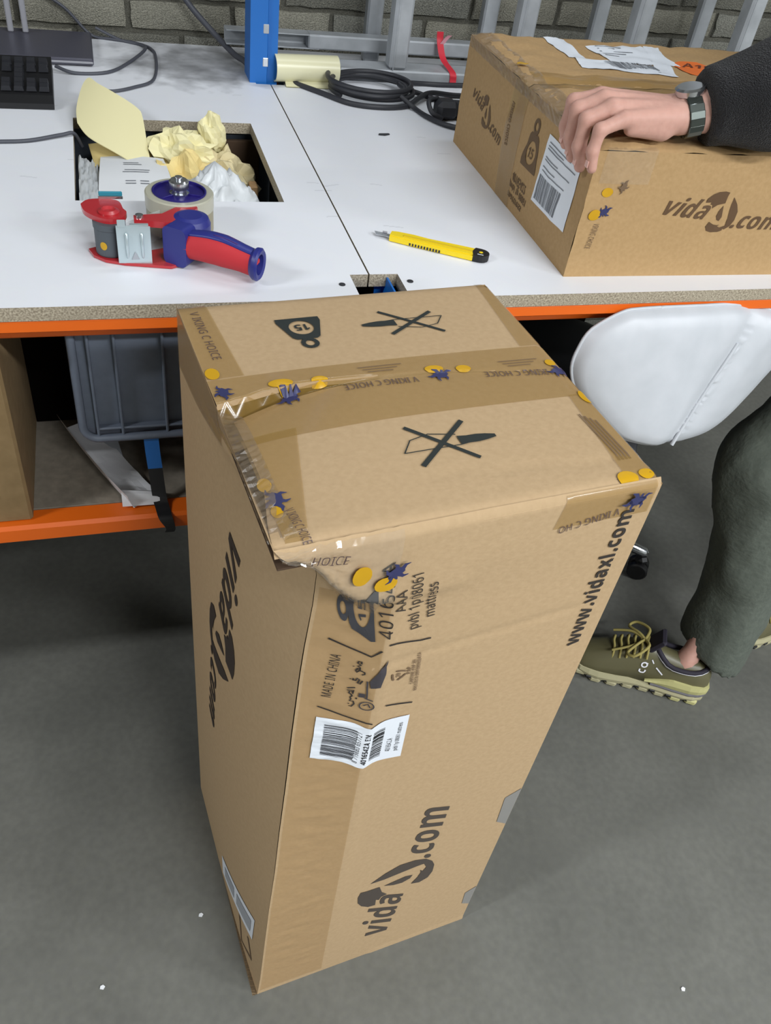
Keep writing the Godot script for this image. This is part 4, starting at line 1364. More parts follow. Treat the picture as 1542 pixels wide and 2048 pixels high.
	sdf_mesh(b, [
		[cuff, 0.049, P.call(0.86, 1.216, -1.002), 0.066], [P.call(0.86, 1.216, -1.002), 0.066, el_l, 0.072], [el_l, 0.072, sh_l, 0.082], [sh_r, 0.082, el_r, 0.070], [el_r, 0.070, wr_r.lerp(el_r, 0.16), 0.050],
		[sh_l, 0.082, sh_r, 0.082], [wai + Vector3(0, -0.10, 0.06), 0.125, che + Vector3(0, 0, 0.06), 0.125], [wai + Vector3(0, -0.10, -0.06), 0.125, che - Vector3(0, 0, 0.06), 0.125], [che, 0.12, nec, 0.068]],
		0.011, 0.025, func(d, p): return maxf(d + 0.0045 * wob.get_noise_3d(p.x, p.y, p.z), -(p - wr_l - fore * 0.034).dot(fore) if p.distance_to(wr_l) < 0.12 else -1.0))
	obj("jacket", b, M.fleece, root)
	# trousers
	b = B.new()
	var fold := FastNoiseLite.new()
	fold.seed = 14
	fold.frequency = 6.5
	sdf_mesh(b, [
		[ank_l + Vector3(0.016, -0.02, -0.002), 0.078, mid_l, 0.082], [mid_l, 0.084, kne_l, 0.092], [kne_l, 0.092, hip_l, 0.125], [ank_r + Vector3(0.0, -0.02, 0), 0.084, kne_r, 0.088], [kne_r, 0.088, hip_r, 0.125], [hip_l, 0.125, hip_r, 0.125], [pel, 0.14, wai - Vector3(0, 0.05, 0), 0.118]],
		0.011, 0.03, func(d, p):
			var w: float = d + 0.017 * fold.get_noise_3d(p.x, p.y * 0.55, p.z)
			var hem: float = (0.088 - 0.55 * clampf(p.x + 0.01, -0.1, 0.1) if p.x < 0.15 else 0.05) - p.y
			return maxf(w, hem))
	obj("trousers", b, M.trouser, root)
	# watch
	var wc: Vector3 = wr_l + Vector3(0.014, 0.003, 0.001)
	var ax := (el_l - wr_l).normalized()
	var sd := ax.cross(Vector3.UP).normalized()
	var upv := sd.cross(ax).normalized()
	var links := Node3D.new()
	links.name = "wristwatch"
	root.add_child(links, true)
	links.set_meta("label", "steel watch on a link bracelet")
	for k in 20:
		var a := TAU * k / 20.0
		b = B.new()
		var d := upv * sin(a) + sd * cos(a)
		var tn := upv * cos(a) - sd * sin(a)
		b.box(wc + upv * sin(a) * 0.0272 + sd * cos(a) * 0.0365, Vector3(0.0042, 0.0105, 0.020), 0.001, Basis(d, tn, ax))
		obj("bracelet_link", b, M.watch, links)
	b = B.new()
	b.lathe([Vector2(0.0, -0.001), Vector2(0.019, -0.001), Vector2(0.0195, 0.006), Vector2(0.0165, 0.0085), Vector2(0.0, 0.0085)], 24, Transform3D(Basis(sd, upv, ax) if Basis(sd, upv, ax).determinant() > 0 else Basis(-sd, upv, ax), wc + upv * 0.026))
	obj("watch_case", b, M.steel_shiny, links)
	# shoes
	shoe(root, Vector3(1.036, 0, -0.909) - o, Vector3(-0.86, 0, -0.51).normalized(), -1.0, "olive running shoe with khaki laces, heel towards the camera")
	shoe(root, Vector3(1.462, 0, -0.985) - o, Vector3(-0.98, 0, 0.2).normalized(), 1.0, "olive running shoe further back")

func shoe(root: Node3D, at: Vector3, dir: Vector3, side: float, label: String) -> void:
	var xf := Transform3D(Basis(dir, Vector3.UP, dir.cross(Vector3.UP)), at)
	# stations along the foot: x, half width, sole top, upper top
	var stn := [[-0.148, 0.022, 0.058, 0.088], [-0.140, 0.031, 0.056, 0.102], [-0.115, 0.037, 0.053, 0.110], [-0.08, 0.038, 0.048, 0.106], [-0.045, 0.037, 0.044, 0.112], [-0.01, 0.038, 0.040, 0.122], [0.02, 0.042, 0.037, 0.117], [0.055, 0.047, 0.035, 0.100], [0.09, 0.048, 0.035, 0.082], [0.12, 0.043, 0.036, 0.070], [0.14, 0.031, 0.038, 0.058], [0.149, 0.014, 0.041, 0.050]]
	var up_node := Node3D.new()
	up_node.name = "shoe"
	up_node.set_meta("label", label)
	root.add_child(up_node, true)
	var bend := func(x: float) -> float: return 0.010 * pow(x / 0.15, 2.0) * side * (1.0 if x > 0 else 0.3)
	var b := B.new()
	var rings := []
	for s in stn:
		var r := PackedVector3Array()
		for k in 24:
			var a := TAU * k / 24.0
			var c := cos(a)
			var sn := sin(a)
			var y: float = s[2] - 0.004 + (s[3] - s[2] + 0.004) * maxf(0.0, pow(absf(sn), 0.75)) if sn > 0 else s[2] - 0.004
			var wide: float = s[1] * (signf(c) * pow(absf(c), 0.6)) * (1.0 - 0.32 * maxf(0.0, sn))
			r.append(xf * Vector3(s[0], y, -wide + bend.call(s[0])))
		rings.append(r)
	rings.reverse()
	b.loft(rings)
	obj("upper", b, M.olive, up_node)
	# sole: a lime-khaki heel block, a grey wedge and a row of hollow pods
	var slab := func(x0: float, x1: float, y0: Callable, y1: Callable, grow: float, m: Material, called: String) -> void:
		var bb := B.new()
		var rr := []
		for k in 15:
			var x := lerpf(x0, x1, k / 14.0)
			var hw := interp(stn.map(func(q): return Vector2(q[0], q[1])), x) + grow
			var r := PackedVector3Array()
			var z := bend.call(x) as float
			for e in [[-1.0, 0.0], [-1.06, 0.5], [-1.0, 1.0], [1.0, 1.0], [1.06, 0.5], [1.0, 0.0]]:
				r.append(xf * Vector3(x, lerpf(y0.call(x), y1.call(x), e[1]), e[0] * hw + z))
			rr.append(r)
		bb.loft(rr, true, true, false)
		obj(called, bb, m, up_node)
	slab.call(-0.152, -0.015, func(x): return 0.040, func(x): return 0.064 - maxf(0.0, x + 0.07) * 0.36, 0.003, M.sole_lime, "heel_block")
	slab.call(-0.151, -0.03, func(x): return 0.029, func(x): return 0.041, 0.0015, M.sole_grey, "sole_wedge")
	slab.call(-0.150, 0.148, func(x): return 0.015 if x < -0.02 else 0.014 + maxf(0.0, x - 0.09) * 0.22, func(x): return 0.031 if x < -0.02 else lerpf(0.031, 0.039, clampf((x + 0.02) / 0.03, 0.0, 1.0)), 0.002, M.sole, "midsole")
	for k in 8:
		var x := -0.130 + 0.036 * k
		var hw := interp(stn.map(func(q): return Vector2(q[0], q[1])), x) + 0.001
		b = B.new()
		var lift := maxf(0.0, x - 0.08) * 0.25
		b.box(xf * Vector3(x, 0.009 + lift, bend.call(x)), Vector3(0.027, 0.018, hw * 2.0 + 0.003), 0.005, xf.basis)
		obj("sole_pod", b, M.sole_lime if k < 2 else M.sole, up_node)
		for e in [-1.0, 1.0]:
			b = B.new()
			b.box(xf * Vector3(x + 0.017, 0.0165 + lift, bend.call(x) + e * (hw + 0.002)), Vector3(0.013, 0.0075, 0.004), 0.0015, xf.basis)
			obj("pod_opening", b, M.black, up_node)
	# collar, lining, tongue
	var col := []
	for k in 25:
		var a := TAU * k / 24.0
		var x := -0.078 + 0.060 * cos(a)
		col.append(xf * Vector3(x, 0.097 + 0.024 * smoothstep(-0.06, -0.01, x) + 0.008 * smoothstep(-0.11, -0.14, x), 0.0335 * sin(a)))
	b = B.new()
	b.tube(col, 0.0055, 8, false)
	obj("collar", b, M.lining, up_node)
	var pipe := []
	for p in col:
		pipe.append(p + Vector3(0, -0.0045, 0) + (p - xf * Vector3(-0.078, p.y, 0)) * 0.06)
	b = B.new()
	b.tube(pipe, 0.0022, 6, false)
	obj("collar_piping", b, M.white_line, up_node)
	b = B.new()
	b.box(xf * Vector3(-0.014, 0.134, 0), Vector3(0.012, 0.048, 0.048), 0.005, xf.basis * Basis(Vector3(0, 0, 1), 0.5))
	obj("tongue", b, M.lining, up_node)
	# laces: six crossings and a bow
	for k in 6:
		var x := 0.0 + 0.0135 * k
		var y := interp(stn.map(func(q): return Vector2(q[0], q[3])), x) + 0.001
		b = B.new()
		b.tube(curve([xf * Vector3(x, y - 0.020, -0.032), xf * Vector3(x + 0.002, y + 0.001, -0.017), xf * Vector3(x + 0.005, y + 0.004, 0), xf * Vector3(x + 0.002, y + 0.001, 0.017), xf * Vector3(x, y - 0.020, 0.032)], 4), 0.0029, 6)
		obj("lace", b, M.lace, up_node)
	for e in [-1.0, 1.0]:
		b = B.new()
		b.tube(curve([xf * Vector3(0.012, 0.127, 0), xf * Vector3(0.006, 0.136, e * 0.025), xf * Vector3(0.030, 0.122, e * 0.050), xf * Vector3(0.045, 0.114, e * 0.040), xf * Vector3(0.026, 0.126, e * 0.016), xf * Vector3(0.012, 0.127, 0)], 6), 0.0034, 6)
		obj("lace_bow", b, M.lace, up_node)
		b = B.new()
		b.tube(curve([xf * Vector3(0.012, 0.127, 0), xf * Vector3(0.04, 0.118, e * 0.022), xf * Vector3(0.075, 0.098, e * 0.030)], 6), 0.0030, 6)
		obj("lace", b, M.lace, up_node)
	# the two pale letters and reflective dashes on the quarter
	for e in [-1.0, 1.0]:
		var wall := func(p: Vector2) -> Vector3:
			var yy := clampf(p.y, 0.03, 0.12)
			var hw := interp(stn.map(func(q): return Vector2(q[0], q[1])), p.x)
			var lo := interp(stn.map(func(q): return Vector2(q[0], q[2])), p.x) - 0.004
			var hi := interp(stn.map(func(q): return Vector2(q[0], q[3])), p.x)
			var sn := pow(clampf((yy - lo) / (hi - lo), 0.0, 1.0), 1.0 / 0.75)
			var c := sqrt(maxf(0.0, 1.0 - sn * sn))
			return xf * Vector3(p.x, yy + 0.0008, e * (hw * pow(c, 0.6) * (1.0 - 0.32 * sn) + 0.0016) + bend.call(p.x))
		var t := ink_ring(Vector2(-0.002, 0.082), 0.0042, 0.0074, 16)
		t.append_array(ink_line([Vector2(-0.009, 0.087), Vector2(-0.002, 0.0888)], 0.002))
		lay("pale_mark", t, wall, M.white_line, up_node, 0.005)
		t = ink_line([Vector2(0.004, 0.070), Vector2(0.004, 0.064), Vector2(0.0, 0.0615), Vector2(-0.006, 0.062), Vector2(-0.008, 0.065), Vector2(-0.008, 0.070)], 0.0034)
		lay("pale_mark", t, wall, M.white_line, up_node, 0.005)
		t = ink_line([Vector2(-0.028, 0.082), Vector2(-0.046, 0.068)], 0.0028)
		lay("pale_mark", t, wall, M.white_line, up_node, 0.005)
		t = ink_line([Vector2(-0.014, 0.098), Vector2(-0.020, 0.090)], 0.0024)
		lay("pale_mark", t, wall, M.white_line, up_node, 0.005)

# ---------------------------------------------------------------- chair pushed against the bench
func pillow(b: B, outline: Array, fz: Callable, thick: float) -> void:   # a padded panel between a front and a back skin
	var n := outline.size()
	var c := Vector2()
	for p in outline:
		c += p / n
	var prof := []
	for k in 27:
		prof.append(k * 0.036 if k < 24 else [0.92, 0.97, 1.0][k - 24])
	for s in [1.0, -1.0]:
		var rings := []
		for r in prof:
			var ring := PackedVector3Array()
			for p in outline:
				var q: Vector2 = c.lerp(p, maxf(r, 0.002))
				var z: float = fz.call(q) - thick * 0.5 + s * thick * 0.5 * pow(1.0 - pow(r, 8.0), 0.5)
				ring.append(Vector3(q.x, q.y, z))
			rings.append(ring)
		if s < 0.0:
			rings.reverse()
		else:
			rings.reverse()
			rings.reverse()
		var grp := b.group()
		for j in rings.size() - 1:
			for i in n:
				var i2 := (i + 1) % n
				if s > 0.0:
					b.quad(rings[j][i], rings[j + 1][i], rings[j + 1][i2], rings[j][i2], grp)
				else:
					b.quad(rings[j][i], rings[j + 1][i], rings[j + 1][i2], rings[j][i2], grp)

func build_chair() -> void:
	var root := thing("swivel_chair", "swivel chair with a white padded back and chrome base, pushed against the bench edge", "chair", Vector3(0.99, 0, -1.36))
	var o := Vector3(0.99, 0, -1.36)
	var pts := []
	for p in [[.728, .930], [.70, .924], [.66, .898], [.645, .868], [.640, .838], [.652, .806], [.677, .778], [.712, .746], [.742, .724], [.79, .708], [.84, .697], [.89, .690], [.935, .690], [.972, .704], [1.006, .737], [1.038, .782], [1.068, .83], [1.065, .87], [1.04, .895], [1.0, .908], [.95, .918], [.9, .926], [.824, .931], [.77, .932]]:
		pts.append(Vector2(p[0], p[1]))
	pts.reverse()
	pts.append(pts[0])
	var outline := curve(pts, 4)
	outline.pop_back()
	if Geometry2D.is_polygon_clockwise(PackedVector2Array(outline)):
		outline.reverse()
	var s0 := Vector2(0.846, 0.696)
	var s1 := Vector2(0.932, 0.885)
	var nrm := Vector2((s1 - s0).y, -(s1 - s0).x).normalized()
	var pad := FastNoiseLite.new()
	pad.seed = 3
	pad.frequency = 5.0
	var fz := func(p: Vector2) -> float:
		var d := (p - s0).dot(nrm)
		var z := -0.938 + (0.935 - p.y) * 0.20 + 0.012 * sin(clampf((p.x - 0.64) / 0.25, 0.0, 1.0) * PI)
		z -= 0.009 * exp(-d * d / 0.0005)
		if d > 0.0:
			z -= d * 0.30 + 0.004 * (1.0 - exp(-d / 0.01))
			z += 0.06 * (p.y - 0.72) * smoothstep(0.0, 0.05, d)
		elif d > -0.05:
			z -= 0.006 * pow(1.0 + d / 0.05, 2.0)
		return z + 0.0015 * pad.get_noise_2d(p.x, p.y)
	var b := B.new()
	pillow(b, outline, func(p): return fz.call(p), 0.045)
	for i in b.v.size():
		b.v[i] -= o
	obj("backrest", b, M.vinyl, root)
	b = B.new()
	var seam := []
	for k in 13:
		var p := s0.lerp(s1, 0.03 + 0.88 * k / 12.0) - nrm * 0.003
		seam.append(Vector3(p.x, p.y, fz.call(p) + 0.001) - o)
	b.tube(seam, 0.0034, 8)
	obj("seam_piping", b, M.vinyl, root)
	var pip := []
	for k in range(0, outline.size() + 1):
		var p: Vector2 = outline[k % outline.size()]
		pip.append(Vector3(p.x, p.y, fz.call(p) - 0.0225) - o)
	b = B.new()
	b.tube(pip, 0.0028, 6, false)
	obj("edge_piping", b, M.vinyl, root)
	b = B.new()
	var sp := []
	for k in 32:
		var a := TAU * k / 32.0
		sp.append(Vector2(signf(cos(a)) * pow(absf(cos(a)), 0.6) * 0.20, signf(sin(a)) * pow(absf(sin(a)), 0.6) * 0.21))
	pillow(b, sp, func(p): return 0.03, 0.08)
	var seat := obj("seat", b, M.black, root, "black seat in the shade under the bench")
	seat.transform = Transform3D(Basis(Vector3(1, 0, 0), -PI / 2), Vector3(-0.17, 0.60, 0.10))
	b = B.new()
	b.box(Vector3(-0.17, 0.64, 0.36), Vector3(0.08, 0.22, 0.02), 0.006, Basis(Vector3(1, 0, 0), -0.35))
	obj("back_bracket", b, M.dark, root)
	b = B.new()
	b.lathe([Vector2(0.0, 0.07), Vector2(0.03, 0.07), Vector2(0.03, 0.12), Vector2(0.025, 0.13), Vector2(0.025, 0.36), Vector2(0.014, 0.37), Vector2(0.014, 0.58), Vector2(0.05, 0.59), Vector2(0.05, 0.6), Vector2(0.0, 0.6)], 20)
	obj("gas_column", b, M.steel_shiny, root)
	for k in 5:
		var a := deg_to_rad(37.0 + 72.0 * k)
		var d := Vector3(cos(a), 0, sin(a))
		b = B.new()
		b.tube([Vector3(0, 0.105, 0) + d * 0.02, Vector3(0, 0.105, 0) + d * 0.06, Vector3(0, 0.092, 0) + d * 0.16, Vector3(0, 0.080, 0) + d * 0.262, Vector3(0, 0.078, 0) + d * 0.27], [0.02, 0.02, 0.016, 0.013, 0.006], 10)
		obj("base_arm", b, M.steel_shiny, root)
		var side := Vector3(-d.z, 0, d.x)
		var cs := Node3D.new()
		cs.name = "caster"
		root.add_child(cs, true)
		for e in [-1.0, 1.0]:
			b = B.new()
			b.lathe([Vector2(0.0, -0.009), Vector2(0.022, -0.009), Vector2(0.026, -0.006), Vector2(0.026, 0.006), Vector2(0.022, 0.009), Vector2(0.012, 0.0095), Vector2(0.0, 0.0095)], 20, Transform3D(Basis(d, side, d.cross(side)), d * 0.262 + Vector3(0, 0.026, 0) + side * e * 0.014))
			obj("wheel", b, M.black, cs)
		b = B.new()
		b.box(d * 0.262 + Vector3(0, 0.055, 0), Vector3(0.03, 0.025, 0.03), 0.008)
		obj("fork", b, M.black, cs)

# ---------------------------------------------------------------- below the left bench
func rounded(w: float, h: float, r: float, n := 4) -> PackedVector2Array:
	var p := PackedVector2Array()
	for q in [[w / 2 - r, h / 2 - r, 0], [-w / 2 + r, h / 2 - r, 1], [-w / 2 + r, -h / 2 + r, 2], [w / 2 - r, -h / 2 + r, 3]]:
		for k in n + 1:
			var a: float = PI / 2 * (q[2] + float(k) / n)
			p.append(Vector2(q[0] + cos(a) * r, q[1] + sin(a) * r))
	return p

func build_under_bench() -> void:
	# the grey plastic tub slung under the square hole
	var x0 := -0.070
	var x1 := 0.300
	var y0 := 0.715
	var y1 := T - 0.0188
	var zf := -1.002
	var zb := -1.63
	var root := thing("plastic_tub", "grey ribbed plastic tub slung under the bench top to catch rubbish", "tub", Vector3((x0 + x1) / 2, y0, (zf + zb) / 2))
	var o := root.position
	var b := B.new()
	var cx := (x0 + x1) / 2
	var w := x1 - x0
	var wall := func(c: Vector3, s: Vector3, bev := 0.003): b.box(c - o, s, bev)
	# front panel with rounded lower corners
	var fp := PackedVector2Array()
	for q in [[x1 - cx, y1], [x0 - cx, y1]]:
		fp.append(Vector2(q[0], q[1]))
	for k in 7:
		var a := PI + PI / 2 * k / 6.0
		fp.append(Vector2(x0 - cx + 0.022 + cos(a) * 0.022, y0 + 0.022 + sin(a) * 0.022))
	for k in 7:
		var a := -PI / 2 + PI / 2 * k / 6.0
		fp.append(Vector2(x1 - cx - 0.022 + cos(a) * 0.022, y0 + 0.022 + sin(a) * 0.022))
	var lip := []
	for p in fp:
		lip.append(Vector3(p.x, p.y - o.y, zf - o.z))
	b.prism(fp, zf - 0.012, zf - 0.009, Transform3D(Basis(), Vector3(cx, 0, 0) - o))
	wall.call(Vector3(x0 + 0.0015, (y0 + 0.02 + y1) / 2, (zf + zb) / 2), Vector3(0.003, y1 - y0 - 0.02, zf - zb - 0.02), 0.001)
	wall.call(Vector3(x1 - 0.0015, (y0 + 0.02 + y1) / 2, (zf + zb) / 2), Vector3(0.003, y1 - y0 - 0.02, zf - zb - 0.02), 0.001)
	wall.call(Vector3(cx, (y0 + y1) / 2, zb + 0.0015), Vector3(w, y1 - y0, 0.003), 0.001)
	wall.call(Vector3(cx, y0 + 0.0015, (zf + zb) / 2), Vector3(w - 0.03, 0.003, zf - zb - 0.02), 0.001)
	obj("tub_body", b, M.crate, root)
	b = B.new()
	var rim := []
	for p in lip.slice(1):
		rim.append(p)
	rim.append(lip[0])
	b.tube(rim, 0.006, 8)
	obj("tub_rim", b, M.crate, root)
	for x in [x0 + 0.020, -0.0165, 0.0455, 0.108, 0.17, 0.232]:
		b = B.new()
		b.box(Vector3(x, (y0 + y1) / 2, zf - 0.004) - o, Vector3(0.004, y1 - y0 - 0.006, 0.012), 0.0012)
		obj("rib", b, M.crate, root)
	b = B.new()
	b.box(Vector3(cx, y0 + 0.016, zf - 0.005) - o, Vector3(w - 0.04, 0.004, 0.012), 0.0012)
	obj("rib", b, M.crate, root)
	# strap hanging from the tub over the orange shelf beam
	var st := thing("strap", "flat strap, blue above and black below, hanging over the lower orange beam", "strap", Vector3(0.02, 0.597, -1.0))
	var so := st.position
	for q in [[[Vector3(0.021, 0.712, -1.002), Vector3(0.022, 0.68, -1.0), Vector3(0.0235, 0.655, -0.998)], M.strap], [[Vector3(0.0235, 0.655, -0.998), Vector3(0.026, 0.61, -0.985), Vector3(0.029, 0.6, -0.968), Vector3(0.032, 0.594, -0.951), Vector3(0.038, 0.575, -0.949), Vector3(0.036, 0.566, -0.950)], M.black]]:
		b = B.new()
		var c: Array = curve(q[0], 5)
		for s in [0.0, 1.0]:
			b.grid(func(u, v):
				var i := int(round(v * (c.size() - 1)))
				var tw := 0.0105 * (1.0 - 0.35 * smoothstep(0.60, 0.57, c[i].y))
				return c[i] - so + Vector3((u - 0.5) * 2.0 * tw, 0, 0.0012 * s), 1, c.size() - 1, true, s == 0.0)
		obj("strap_length", b, q[1], st)
	# brown carton on the lower shelf
	root = thing("cardboard_box", "brown printed carton on the lower shelf at the far left, half in shadow", "box", Vector3(-0.445, 0.5958, -1.22))
	b = B.new()
	b.box(Vector3(0, 0.155, 0), Vector3(0.58, 0.31, 0.5), 0.004)
	obj("carton_body", b, M.card_old, root)
	b = B.new()
	b.box(Vector3(0, 0.3112, 0.0), Vector3(0.565, 0.0016, 0.06), 0.0005)
	obj("seam_tape", b, M.tape_side, root)
	var t := PackedVector2Array()
	for k in 9:
		t.append_array(ink_line([Vector2(0.175 + k * 0.0001, 0.105 - k * 0.0095), Vector2(0.255 - 0.012 * fmod(k * 3.7, 2.0), 0.108 - k * 0.0095)], 0.0042 if k % 3 else 0.006))
	lay("printed_lettering", t, func(p): return Vector3(p.x, p.y, 0.2506), M.ink_faint, root, 0.1)
	# white edge protector and a torn grey flap on the shelf
	root = thing("edge_protector", "crumpled white angle strip lying on the lower shelf", "packing strip", Vector3(-0.06, 0.5956, -1.06))
	var dir := Vector3(0.085, 0, 0.155).normalized()
	var sd := Vector3(dir.z, 0, -dir.x)
	for s in 2:
		b = B.new()
		var wn := FastNoiseLite.new()
		wn.seed = 40 + s
		wn.frequency = 0.6
		b.grid(func(u, v):
			var along: float = lerpf(-0.095, 0.098, u)
			var a := dir * along + Vector3(0, 0.004 + 0.030 * (1.0 - u) * (1.0 - u), 0)
			var out: Vector3 = (sd * 0.045 + Vector3(0, 0.004 * u, 0)) if s == 0 else (Vector3(0, 0.034, 0) - sd * 0.012)
			return a + out * v + Vector3(0.2, 1, 0.2) * 0.004 * maxf(0.0, wn.get_noise_2d(u * 9.0, v * 4.0)) * (0.3 + u), 16, 5, false)
		obj("strip_side", b, M.foam, root)
	b = B.new()
	b.grid(func(u, v): return dir * 0.075 + Vector3(u * 0.055 - 0.005, 0.003 + 0.024 * sin(v * 3.0) * (1.0 - u * 0.4), v * 0.03 - 0.012), 6, 6, false)
	obj("crushed_end", b, M.foam, root)
	tag_thin("torn_flap", "torn grey card flap lying behind the white angle strip", "scrap", [Vector3(-0.075, 0.600, -1.115), Vector3(-0.02, 0.600, -1.075), Vector3(-0.03, 0.622, -1.125), Vector3(-0.07, 0.628, -1.15)], M.label_grey)

func tag_thin(called: String, label: String, cat: String, c: Array, m: Material) -> void:   # a loose sheet with a little body
	var b := B.new()
	for s in [0.0, 0.0012]:
		b.grid(func(u, v): return c[0].lerp(c[1], u).lerp(c[3].lerp(c[2], u), v) + Vector3(0, s + 0.004 * sin(u * PI) * sin(v * PI), 0), 8, 8, true, s == 0.0)
	tag(obj(called, b, m), label, cat)

# ---------------------------------------------------------------- rubbish in the square hole
func crumple(called: String, label: String, cat: String, at: Vector3, size: Vector3, m: Material, sd: int, sharp := 0.45, group := "") -> void:
	var nz := FastNoiseLite.new()
	nz.seed = sd
	nz.frequency = 0.75
	nz.noise_type = FastNoiseLite.TYPE_SIMPLEX
	nz.fractal_type = FastNoiseLite.FRACTAL_RIDGED
	nz.fractal_octaves = 2
	var b := B.new()
	b.grid(func(u, v):
		var a: float = u * TAU
		var e: float = (v - 0.5) * PI * 0.998
		var d := Vector3(cos(a) * cos(e), sin(e), sin(a) * cos(e))
		var r: float = 1.0 - sharp * 0.4 + sharp * 0.75 * nz.get_noise_3d(d.x, d.y, d.z)
		return d * size * r, 26, 16, false, true)
	var o := obj(called, b, m)
	o.position = at
	tag(o, label, cat, group)

func sheet(called: String, label: String, cat: String, c: Array, bulge: Callable, m: Material, n := 20) -> MeshInstance3D:
	var b := B.new()
	var mid: Vector3 = (c[0] + c[1] + c[2] + c[3]) * 0.25
	for s in [0.0, 0.0008]:
		b.grid(func(u, v): return c[0].lerp(c[1], u).lerp(c[3].lerp(c[2], u), v) + bulge.call(u, v) + Vector3(0, s, 0) - mid, n, n, true, s == 0.0)
	var o := obj(called, b, m)
	o.position = mid
	tag(o, label, cat)
	return o

func build_hole_rubbish() -> void:
	var wr := FastNoiseLite.new()
	wr.seed = 5
	wr.frequency = 0.5
	# the big cream sheet standing out of the hole
	curled_sheet()
	sheet("cream_paper", "lower flap of cream paper tucked between the curled sheet and the printed leaflet", "paper", [Vector3(-0.022, 0.925, -1.45), Vector3(0.075, 0.915, -1.41), Vector3(0.07, 0.93, -1.50), Vector3(-0.03, 0.935, -1.52)],
		func(u, v): return Vector3(0, 0.008, 0) * sin(u * PI), M.cream2, 10)
	crumple("crumpled_paper", "crumpled pale yellow paper nearest the curled sheet in the hole", "paper", Vector3(0.120, 0.930, -1.500), Vector3(0.060, 0.040, 0.050), M.cream, 3, 0.55)
	crumple("crumpled_paper", "deep yellow crumpled paper in the middle of the hole", "paper", Vector3(0.122, 0.900, -1.440), Vector3(0.060, 0.055, 0.055), M.cream2, 8, 0.55)
	crumple("crumpled_paper", "small upright curl of pale paper at the back edge of the hole", "paper", Vector3(0.176, 0.945, -1.535), Vector3(0.024, 0.045, 0.026), M.cream, 11, 0.4)
	crumple("crumpled_paper", "buff crumpled paper leaning at the right of the hole", "paper", Vector3(0.190, 0.875, -1.49), Vector3(0.060, 0.070, 0.060), M.cream3, 17, 0.45)
	# leaflet with a few printed lines
	var c := [Vector3(-0.022, 0.925, -1.262), Vector3(0.098, 0.925, -1.262), Vector3(0.088, 0.936, -1.460), Vector3(-0.012, 0.936, -1.462)]
	var bul := func(u, v): return Vector3(0, 0.010 * sin(v * PI) + 0.003 * sin(u * PI), 0)
	var lf := sheet("leaflet", "white leaflet with faint printed lines lying in the hole", "leaflet", c, bul, M.paper, 16)
	var t := PackedVector2Array()
	for q in [[0.35, 0.58, 0.80], [0.35, 0.62, 0.76], [0.36, 0.72, 0.64], [0.33, 0.70, 0.60], [0.36, 0.50, 0.44], [0.56, 0.68, 0.44], [0.36, 0.50, 0.40], [0.56, 0.68, 0.40]]:
		t.append_array(ink_rect(Vector2(q[0], q[2]), Vector2(q[1], q[2] + 0.012)))
	var mid: Vector3 = (c[0] + c[1] + c[2] + c[3]) * 0.25
	lay("printed_lettering", t, func(p): return c[0].lerp(c[1], p.x).lerp(c[3].lerp(c[2], p.x), p.y) + bul.call(p.x, p.y) + Vector3(0, 0.0016, 0) - mid, M.label_line, lf, 0.2)
	sheet("plastic_film", "folded milky plastic film hanging down the left edge of the hole", "film", [Vector3(-0.046, 0.948, -1.262), Vector3(-0.010, 0.935, -1.262), Vector3(-0.018, 0.925, -1.46), Vector3(-0.047, 0.935, -1.47)],
		func(u, v): return Vector3(0, 0.008 * wr.get_noise_2d(u * 12.0, v * 14.0), 0), M.bag, 16)
	# the white carrier bag
	var bag_n := FastNoiseLite.new()
	bag_n.seed = 9
	bag_n.frequency = 0.55
	bag_n.fractal_type = FastNoiseLite.FRACTAL_RIDGED
	var b := B.new()
	b.grid(func(u, v):
		var a: float = u * TAU
		var r: float = sqrt(v)
		var rx: float = 0.074 * (1.0 + 0.16 * sin(a * 3.0 + 1.0))
		var p := Vector3(cos(a) * rx * r, 0, sin(a) * 0.060 * r)
		p.y = 0.055 * (1.0 - v) + 0.022 * bag_n.get_noise_2d(p.x * 60.0, p.z * 60.0) * (1.2 - v) - 0.05 * maxf(0.0, v - 0.75)
		return p, 40, 18, true)
	var bag := obj("plastic_bag", b, M.bag)
	bag.position = Vector3(0.158, 0.902, -1.335)
	tag(bag, "crumpled white plastic bag in the hole behind the tape dispenser", "bag")
	b = B.new()
	b.box(Vector3(), Vector3(0.014, 0.185, 0.026), 0.002)
	var cl := obj("wood_batten", b, M.wood)
	cl.position = Vector3(0.236, 0.8124, -1.44)
	tag(cl, "upright wooden batten inside the right side of the hole", "batten")
	b = B.new()
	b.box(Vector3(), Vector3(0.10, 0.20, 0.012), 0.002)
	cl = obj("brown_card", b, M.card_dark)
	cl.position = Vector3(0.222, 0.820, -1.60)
	tag(cl, "dark brown card standing at the back of the hole", "card")

